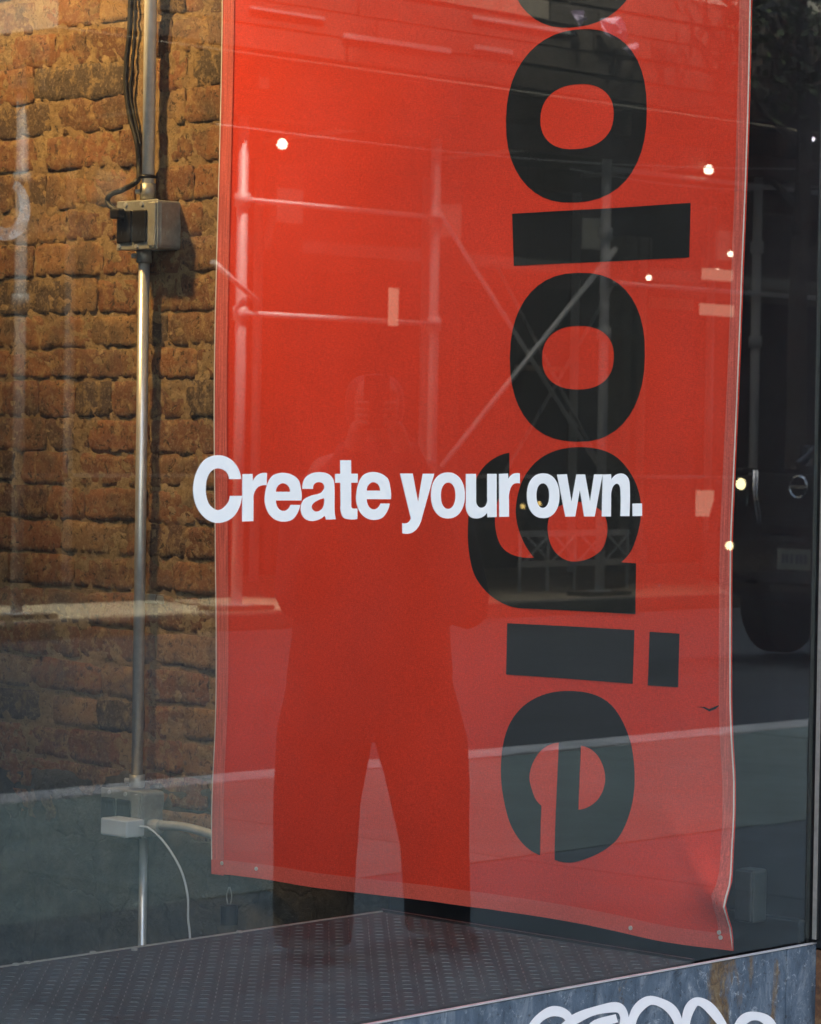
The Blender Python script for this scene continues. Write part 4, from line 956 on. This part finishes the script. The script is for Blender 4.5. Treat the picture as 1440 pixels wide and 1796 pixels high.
for s_ in (-1, 1):
    MB().tube([cpt(-.055, s_ * .425, 1.44), cpt(-.065, s_ * .41, 1.25), cpt(-.065, s_ * .365, 1.04)], .011, 8).tube([cpt(-.055, s_ * .395, 1.44), cpt(-.065, s_ * .38, 1.25), cpt(-.065, s_ * .335, 1.04)], .008, 8).build('grille_chrome', M['chrome'], car, smooth=True)
    cbox('headlamp', -.03, .15, s_ * .66 - .17, s_ * .66 + .17, 1.14, 1.36, 'farglass', .03)
    MB().tube([cpt(-.034, s_ * .56, 1.335), cpt(-.05, s_ * .56, 1.335)], [.044, .036], 14).build('headlamp_lens', M['lamp'], car)
    cbox('fog_lamp_housing', -.05, .1, s_ * .64 - .1, s_ * .64 + .1, .80, .95, 'cartrim', .02)
    MB().tube([cpt(-.105, s_ * .60, .875), cpt(-.122, s_ * .60, .875)], [.034, .028], 14).build('fog_lamp', M['lamp'], car)
    cbox('mirror', 1.55, 1.68, s_ * 1.10 - .11, s_ * 1.10 + .11, 1.45, 1.64, 'carpaint', .04)
    for xw in (.95, 3.95):
        wl = MB().tube([cpt(xw, s_ * .80, .42), cpt(xw, s_ * 1.0, .42)], .40, 28).build('wheel', M['tyre'], car, bevel=.02)
        MB().tube([cpt(xw, s_ * 1.0, .42), cpt(xw, s_ * 1.012, .42)], .26, 24).build('rim', M['rim'], wl)
cbox('bumper', -.10, .2, -.92, .92, .60, .98, 'carpaint', .06)
cbox('lower_intake', -.115, -.09, -.45, .45, .62, .70, 'cartrim', .01)
cbox('hood_lip', -.04, .10, -.78, .78, 1.425, 1.455, 'carpaint', .012)
MB().tube([cpt(-.075, .0775 * math.cos(t), 1.325 + .0775 * math.sin(t)) for t in [i * math.pi / 14 for i in range(29)]], .011, 8).box(cpt(-.082, -.085, 1.312), cpt(-.07, .085, 1.338)).build('emblem', M['chrome'], car, smooth=False)['kind'] = 'stuff'
pl = cbox('number_plate', -.118, -.112, -.1525, .1525, .72, .872, 'plate_', .004)
for k, yy in enumerate((-.10, -.062, -.02, .03, .066, .104)):
    MB().box(cpt(-.1195, yy - .013, .765), cpt(-.1182, yy + .013, .832)).build('character', M['platein'], pl)

# person on the near pavement
LX, FX = Vector((math.sin(PHI), math.cos(PHI), 0)), Vector((-math.cos(PHI), math.sin(PHI), 0))   # image right, towards the glass
PC = mir(CAM + ray(650, 1150) * 9.05); PC.z = 0.0
per = thing('person', 'person in dark jacket and baggy trousers standing reflected in the window', 'person', tuple(PC))
def pp(u, h, f=0.0): return PC + LX * u + FX * f + Vector((0, 0, h))
def skin(name, nodes, edges, mat, root=0, sub=2, parent=per):
    bm = bmesh.new(); ly = bm.verts.layers.skin.verify(); off = base(parent)
    vv = []
    for (p, r) in nodes:
        q = bm.verts.new(p - off); q[ly].radius = (r, r) if not isinstance(r, tuple) else r; vv.append(q)
    vv[root][ly].use_root = True
    for a, b in edges: bm.edges.new((vv[a], vv[b]))
    me = bpy.data.meshes.new(name); bm.to_mesh(me); bm.free(); me.materials.append(mat)
    o = link(bpy.data.objects.new(name, me), parent); m1 = o.modifiers.new('skin', 'SKIN'); m1.use_smooth_shade = True
    m2 = o.modifiers.new('sub', 'SUBSURF'); m2.levels = sub; m2.render_levels = sub
    return o
EL, ER = pp(-.215, 1.02, .05), pp(.285, 1.0, .05)     # elbows
HL, HR = pp(-.055, 1.47, .27), pp(.085, 1.47, .27)      # wrists, holding a phone up
skin('body', [(pp(0, .92), .12), (pp(0, 1.12), .12), (pp(0, 1.32), .13), (pp(0, 1.46), .055), (pp(0, 1.53, .02), .06), (pp(0, 1.60, .025), .082), (pp(0, 1.68, .01), .078), (pp(0, 1.585, .125), .014),
              (pp(-.16, 1.39), .06), (EL, .042), (HL, .028), (pp(-.035, 1.545, .30), .03),
              (pp(.16, 1.39), .06), (ER, .042), (HR, .028), (pp(.055, 1.545, .30), .03),
              (pp(-.1, .85), .08), (pp(-.15, .48, .12), .06), (pp(-.16, .1, .16), .045), (pp(.1, .85), .08), (pp(.18, .48, -.03), .06), (pp(.215, .1, -.12), .045)],
     [(0, 1), (1, 2), (2, 3), (3, 4), (4, 5), (5, 6), (5, 7), (2, 8), (8, 9), (9, 10), (10, 11), (2, 12), (12, 13), (13, 14), (14, 15), (0, 16), (16, 17), (17, 18), (0, 19), (19, 20), (20, 21)], M['skin'])
class Rings(MB):
    def rings(s, L, n=18):
        v = []; f = []
        for (u, h, fo, ru, rf) in L:
            for k in range(n):
                t = 2 * math.pi * k / n; v.append(pp(u + ru * math.cos(t), h, fo + rf * math.sin(t)))
        for i in range(len(L) - 1):
            for k in range(n): f.append((i*n+k, i*n+(k+1) % n, (i+1)*n+(k+1) % n, (i+1)*n+k))
        f += [tuple(range(n))[::-1], tuple((len(L)-1)*n+k for k in range(n))]
        return s.add(v, f)
def garment(name, mb, mat):
    o = mb.build(name, mat, per, smooth=True)
    m = o.modifiers.new('remesh', 'REMESH'); m.mode = 'VOXEL'; m.voxel_size = 0.011; m.use_smooth_shade = True
    m = o.modifiers.new('soften', 'SMOOTH'); m.factor = 0.5; m.iterations = 7
    return o
g_ = Rings().rings([(0, .80, 0, .245, .16), (0, .95, 0, .232, .155), (0, 1.10, 0, .215, .145), (0, 1.25, 0, .22, .145), (0, 1.37, 0, .215, .125), (0, 1.44, 0, .13, .095), (0, 1.49, 0, .07, .075)])
for (sh, el, wr) in ((pp(-.19, 1.38), EL, HL), (pp(.19, 1.38), ER, HR)):
    g_.tube(smoothpts([sh, sh.lerp(el, .5), el, el.lerp(wr, .5), wr], 4), [.082 - .0022 * i for i in range(17)], 14)
garment('jacket', g_, M['jacket'])
g_ = Rings().rings([(0, .98, 0, .19, .14), (0, .90, 0, .232, .155), (-.005, .80, .01, .243, .165), (0, .70, .01, .24, .165), (.005, .645, .02, .20, .14)])
g_.rings([(-.11, .80, .02, .13, .15), (-.128, .64, .06, .143, .15), (-.147, .45, .12, .128, .14), (-.15, .275, .15, .121, .13), (-.152, .12, .16, .118, .14), (-.152, .035, .165, .112, .145)])
g_.rings([(.11, .80, 0, .13, .15), (.15, .62, -.02, .14, .15), (.172, .50, -.04, .126, .14), (.197, .30, -.08, .104, .12), (.208, .12, -.12, .10, .13), (.21, .035, -.12, .098, .135)])
garment('trousers', g_, M['denim'])
for (u, f_, du) in ((-.15, .19, -.01), (.22, -.10, .09)):
    skin('shoe', [(pp(u, .055, f_ - .05), (.048, .05)), (pp(u + du * .5, .045, f_ + .07), (.05, .042)), (pp(u + du, .034, f_ + .19), (.045, .03))], [(0, 1), (1, 2)], M['black'])
skin('hair', [(pp(0, 1.50, -.035), .092), (pp(0, 1.60, -.012), .098), (pp(0, 1.69, .008), .088)], [(0, 1), (1, 2)], M['hair'])
for s_ in (-1, 1):
    hx = -.035 if s_ < 0 else .055
    for k in range(4):
        b0 = pp(hx + s_ * .012, 1.54 + .018 * k, .31); b1 = b0 + FX * .035 + LX * (s_ * -.01); b2 = b1 + LX * (-s_ * .03) + FX * .01
        skin('finger', [(b0, .009), (b1, .0085), (b2, .0075)], [(0, 1), (1, 2)], M['skin'], 0, 1)
    b0 = pp(hx, 1.535, .295); skin('thumb', [(b0, .010), (b0 + LX * (-s_ * .02) + Vector((0, 0, .03)), .009), (b0 + LX * (-s_ * .03) + Vector((0, 0, .055)), .008)], [(0, 1), (1, 2)], M['skin'], 0, 1)
q = pp(.01, 1.60, .335)
ph = thing('phone', 'black phone held up by the reflected person', 'phone', tuple(q))
v = [q + LX * a + Vector((0, 0, c)) + FX * b for a in (-.036, .036) for b in (0, .008) for c in (-.075, .075)]
mesh_obj('phone_body', v, [(0, 1, 3, 2), (4, 6, 7, 5), (0, 4, 5, 1), (2, 3, 7, 6), (0, 2, 6, 4), (1, 5, 7, 3)], M['black'], ph)
c0 = q + LX * .022 + Vector((0, 0, .055)) + FX * .008
MB().tube([c0, c0 + FX * .002], .008, 10).build('camera_lens', M['farglass'], ph)

# street tree on the far pavement, right
tb = rplane(1398, 400, SY + 0.55); TX, TY = tb.x, SY + 0.55
tree = thing('street_tree', 'leafy street tree at the far kerb, top right in the reflection', 'tree', (TX, TY, 0))
MB().tube(smoothpts([(TX, TY, 0), (TX + .05, TY, 1.5), (TX - .03, TY + .05, 3.0), (TX + .1, TY, 4.6), (TX, TY, 6.0)], 4), [.13 - .004 * i for i in range(17)], 10).build('trunk', M['bark'], tree, smooth=True)
rt_ = random.Random(9)
for k in range(9):
    a = k * 2.4; z = 3.3 + .3 * k; L = 1.5 + rt_.random() * .6
    MB().tube(smoothpts([(TX, TY, z), (TX + L * .5 * math.cos(a), TY + L * .4 * math.sin(a), z + .5), (TX + L * math.cos(a), TY + L * .8 * math.sin(a), z + 1.0)], 4), [.05 - .0048 * i for i in range(9)], 6).build('limb', M['bark'], tree, smooth=True)
lv = MB()
for k in range(150):
    a, b = rt_.uniform(0, 6.28), rt_.random() ** .5; cz = rt_.uniform(4.8, 7.6); rad = 2.3 * math.sin(math.pi * min(1, max(.12, (cz - 4.1) / 4.2)))
    c = Vector((TX + rad * b * math.cos(a), TY + .8 * rad * b * math.sin(a), cz))
    for j in range(26):
        p = c + Vector((rt_.gauss(0, .2), rt_.gauss(0, .2), rt_.gauss(0, .16))); s_ = rt_.uniform(.05, .09)
        d = Vector((rt_.uniform(-1, 1), rt_.uniform(-1, 1), rt_.uniform(-.6, .6))).normalized(); e = d.cross(Vector((rt_.uniform(-1, 1), rt_.uniform(-1, 1), 1))).normalized()
        lv.add([p - d * s_, p + e * s_ * .45, p + d * s_, p - e * s_ * .45], [(0, 1, 2, 3)])
tag(lv.build('crown', M['leaf'], tree), kind='stuff')
